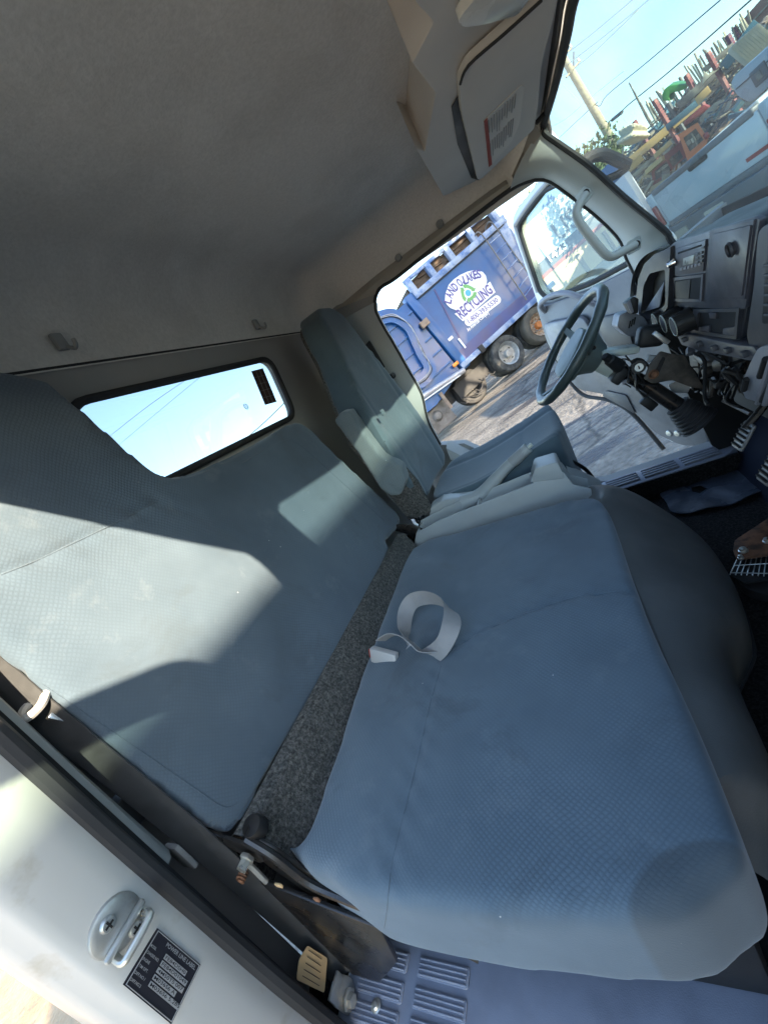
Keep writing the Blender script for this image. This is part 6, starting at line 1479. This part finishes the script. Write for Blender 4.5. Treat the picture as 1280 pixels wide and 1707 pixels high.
# dark red vehicle
rv = wthing('red_van', 'dark red van roof and windows left of the orange cab', 'van', V(WP(1105,268,11.5)[0],WP(1105,268,11.5)[1],0))
def v_(x, y, o=0):
    r = M3@ray(x, y); c = WP(1105,268,11.5); k = (c-V(0,0,CAMH)).dot(vn)/r.dot(vn); return V(0,0,CAMH)+r*k+vn*o
MB().holes([v_(*p) for p in ((1088,312),(1085,285),(1090,272),(1134,236),(1142,262))], [[v_(*p) for p in ((1092,301),(1090,286),(1110,269),(1118,283))], [v_(*p) for p in ((1114,266),(1132,250),(1138,262),(1121,279))]], vn*-.6).build('body_shell', 'red_paint', rv)
for q in (((1092,301),(1090,286),(1110,269),(1118,283)), ((1114,266),(1132,250),(1138,262),(1121,279))):
    MB().prism([v_(x, y, -.04) for x, y in q], vn*-.02).build('pane', 'glass_dark', rv)
for k in range(4): MB().box(v_(1100+3*k,282-1.5*k,-.03), (.14,.02,.03), R=vf).build('window_clutter', 'tarp_cream' if k % 2 else 'scrap_b', rv)
cv = v_(1110,280); MB().box(V(cv[0],cv[1],.5)-vn*.6, (1.5,1.2,1.0), R=vf, bev=.06).build('lower_body', 'red_paint', rv)
# red hood plate and grey fenders leaning on the heap
o = MB().prism([WP(x, y, 15) for x, y in ((1138,205),(1172,174),(1182,178),(1176,186),(1140,212))], V(.1,.2,0), .02).build('red_hood', 'red_paint', None, base=V(WP(1160,190,15)[0],WP(1160,190,15)[1],0), cab=False); tag(o, 'dark red car hood leaning on the scrap', 'car hood')
o = MB().prism(smooth_path([WP(x, y, 14) for x, y in ((1165,198),(1185,176),(1203,167),(1207,175),(1190,192),(1172,206))], 3, True), V(.1,.2,0), .02).build('grey_fender', 'scrap_b', None, base=V(WP(1190,185,14)[0],WP(1190,185,14)[1],0), cab=False); tag(o, 'pale grey fender below the red hood', 'car fender')
# blue and white box left of the mirror stay
bb = WP(1010,290,9); bxo = wthing('delivery_box', 'blue and white box body low left of the mirror stay', 'box', V(bb[0],bb[1],0))
bf = frame(V(0,0,0), V(.9,-.4,0), V(.4,.9,0)).to_3x3()
tz_ = WP(1006,282,9)[2]
MB().box(V(bb[0],bb[1],tz_-.14), (.42,.4,.28), R=bf, bev=.02).build('box_top', 'wall_blue', bxo)
MB().box(V(bb[0],bb[1],(tz_-.28)/2), (.42,.4,tz_-.28), R=bf, bev=.02).build('box_side', 'sign_white', bxo)
# --- trees and shrubs
def leafcloud(mb, c, rad, n, size, sq=1.0):
    bm = mb.bm
    for k in range(n):
        while True:
            q = V(random.uniform(-1,1), random.uniform(-1,1), random.uniform(-1,1))
            if q.length <= 1 and q.length > .25: break
        p = Vector(c)+V(q.x*rad[0], q.y*rad[1], q.z*rad[2]); s = size*random.uniform(.6,1.3)
        a = V(random.gauss(0,1), random.gauss(0,1), random.gauss(0,1)).normalized(); b_ = a.orthogonal().normalized(); d_ = a.cross(b_)
        vs = [bm.verts.new(p+b_*s), bm.verts.new(p+d_*s*.45), bm.verts.new(p-b_*s), bm.verts.new(p-d_*s*.45)]
        bm.faces.new(vs)
def tree(base, h, r_, lab, nm='broadleaf_tree', nl=2600, size=.16, mt='leaf', grp=None, seed=1, trunk=.16):
    random.seed(seed); base = Vector(base)
    t_ = wthing(nm, lab, 'tree' if h > 3 else 'shrub', base, grp)
    tr_ = MB(); tr_.tube([base, base+V(.05,.05,h*.35), base+V(-.05,.1,h*.7)], [trunk, trunk*.75, trunk*.35], 8)
    clumps = []
    for k in range(9):
        a = k*2.4+random.uniform(-.4,.4); e = base+V(math.cos(a)*r_*random.uniform(.35,.8), math.sin(a)*r_*random.uniform(.35,.8), h*random.uniform(.5,.92)); s0_ = base+V(0,0,h*random.uniform(.3,.6))
        tr_.tube(smooth_path([s0_, s0_.lerp(e,.5)+V(0,0,h*.05), e], 3), [trunk*.4]*4+[trunk*.3]*2+[trunk*.12], 5); clumps.append(e)
    tr_.build('trunk', 'bark', t_)
    cr_ = MB()
    for e in clumps+[base+V(0,0,h*.9)]: leafcloud(cr_, e, (r_*.45, r_*.45, h*.16), nl//10, size)
    cr_.build('crown', mt, t_, smooth=None)
def shrub_at(x, y, d, h, r_, lab, seed, mt='leaf2'):
    p = WP(x, y, d); tree(V(p[0],p[1],0), max(h, p[2]), r_, lab, 'shrub', 900, .13, mt, 'shrubs behind the yard', seed, .05)
shrub_at(985,240,30,1,1.3,'leafy shrub left of the utility pole foot',31)
shrub_at(1012,243,32,1,1.2,'leafy shrub right beside the utility pole foot',32)
shrub_at(965,252,26,1,.9,'small shrub lowest in the windshield corner',33)
for k, (x, y, d) in enumerate(((903,342,36),(918,334,38),(932,322,40),(945,312,40))):
    p = WP(x, y, d); tree(V(p[0],p[1],0), p[2]+1.0, 2.2, ('leafy tree over the store roof, first from the left','leafy tree over the store roof, second from the left','leafy tree over the store roof, third from the left','leafy tree over the store roof, nearest the windshield pillar')[k], 'roadside_tree', 1500, .22, 'leaf', 'trees behind the store', 40+k)
# shade trees out of the picture that dapple the refuse truck
random.seed(5)
for k, (al, off_, h) in enumerate(((9.5,-2.2,6.6),(10.5,-.2,6.8),(9.8,1.8,6.6))):
    b_ = tp(off_,0,0)+V(SUN[0],SUN[1],0).normalized()*al; tree(V(b_[0],b_[1],0), h, 2.3, ('shade tree beyond the picture, nearest the hopper','shade tree beyond the picture, in the middle','shade tree beyond the picture, nearest the cab')[k], 'shade_tree', 2000, .32, 'leaf', 'shade trees beside the yard', 60+k)

# --- unseen box trailer added front right; its roof line cuts the low sun
tl = wthing('sun_blocker', 'unseen white box trailer added on the passenger side to block the sun', 'trailer', V(5.9,-2.5,0))
e_d = V(.14,.99,0).normalized(); e_n = V(.99,-.14,0).normalized()
_pp = M3@PP(450, 960, BP0, BN)+V(0,0,CAMH); ed0 = _pp+SUN*7
def tq(a, z, o=0): return V(ed0[0],ed0[1],0)+e_d*a+e_n*o+V(0,0,z)
MB().prism([tq(-2.6,1.1), tq(3.5,1.1), tq(3.5,ed0[2]), tq(-2.6,ed0[2])], e_n*2.5, .02).build('blocker_box', 'sign_white', tl)
for k in range(6): MB().box(tq(-2.1+1.05*k,(1.1+ed0[2])/2,-.01), (.05,.03,ed0[2]-1.2), R=frame(V(0,0,0), e_d, e_n).to_3x3()).build('side_rib', 'truck_rail', tl)
MB().box(tq(.45,.95,1.2), (6.0,1.0,.3), R=frame(V(0,0,0), e_d, e_n).to_3x3()).build('chassis_rail', 'chassis', tl)
for a in (-1.8,-.7,2.6):
    for o in (.05,2.2): MB().lathe([(.25,0),(.45,0),(.5,-.04),(.5,-.24),(.25,-.26)], tq(a,.5,o+.2), e_n, 28).build('wheel', 'tyre', tl)
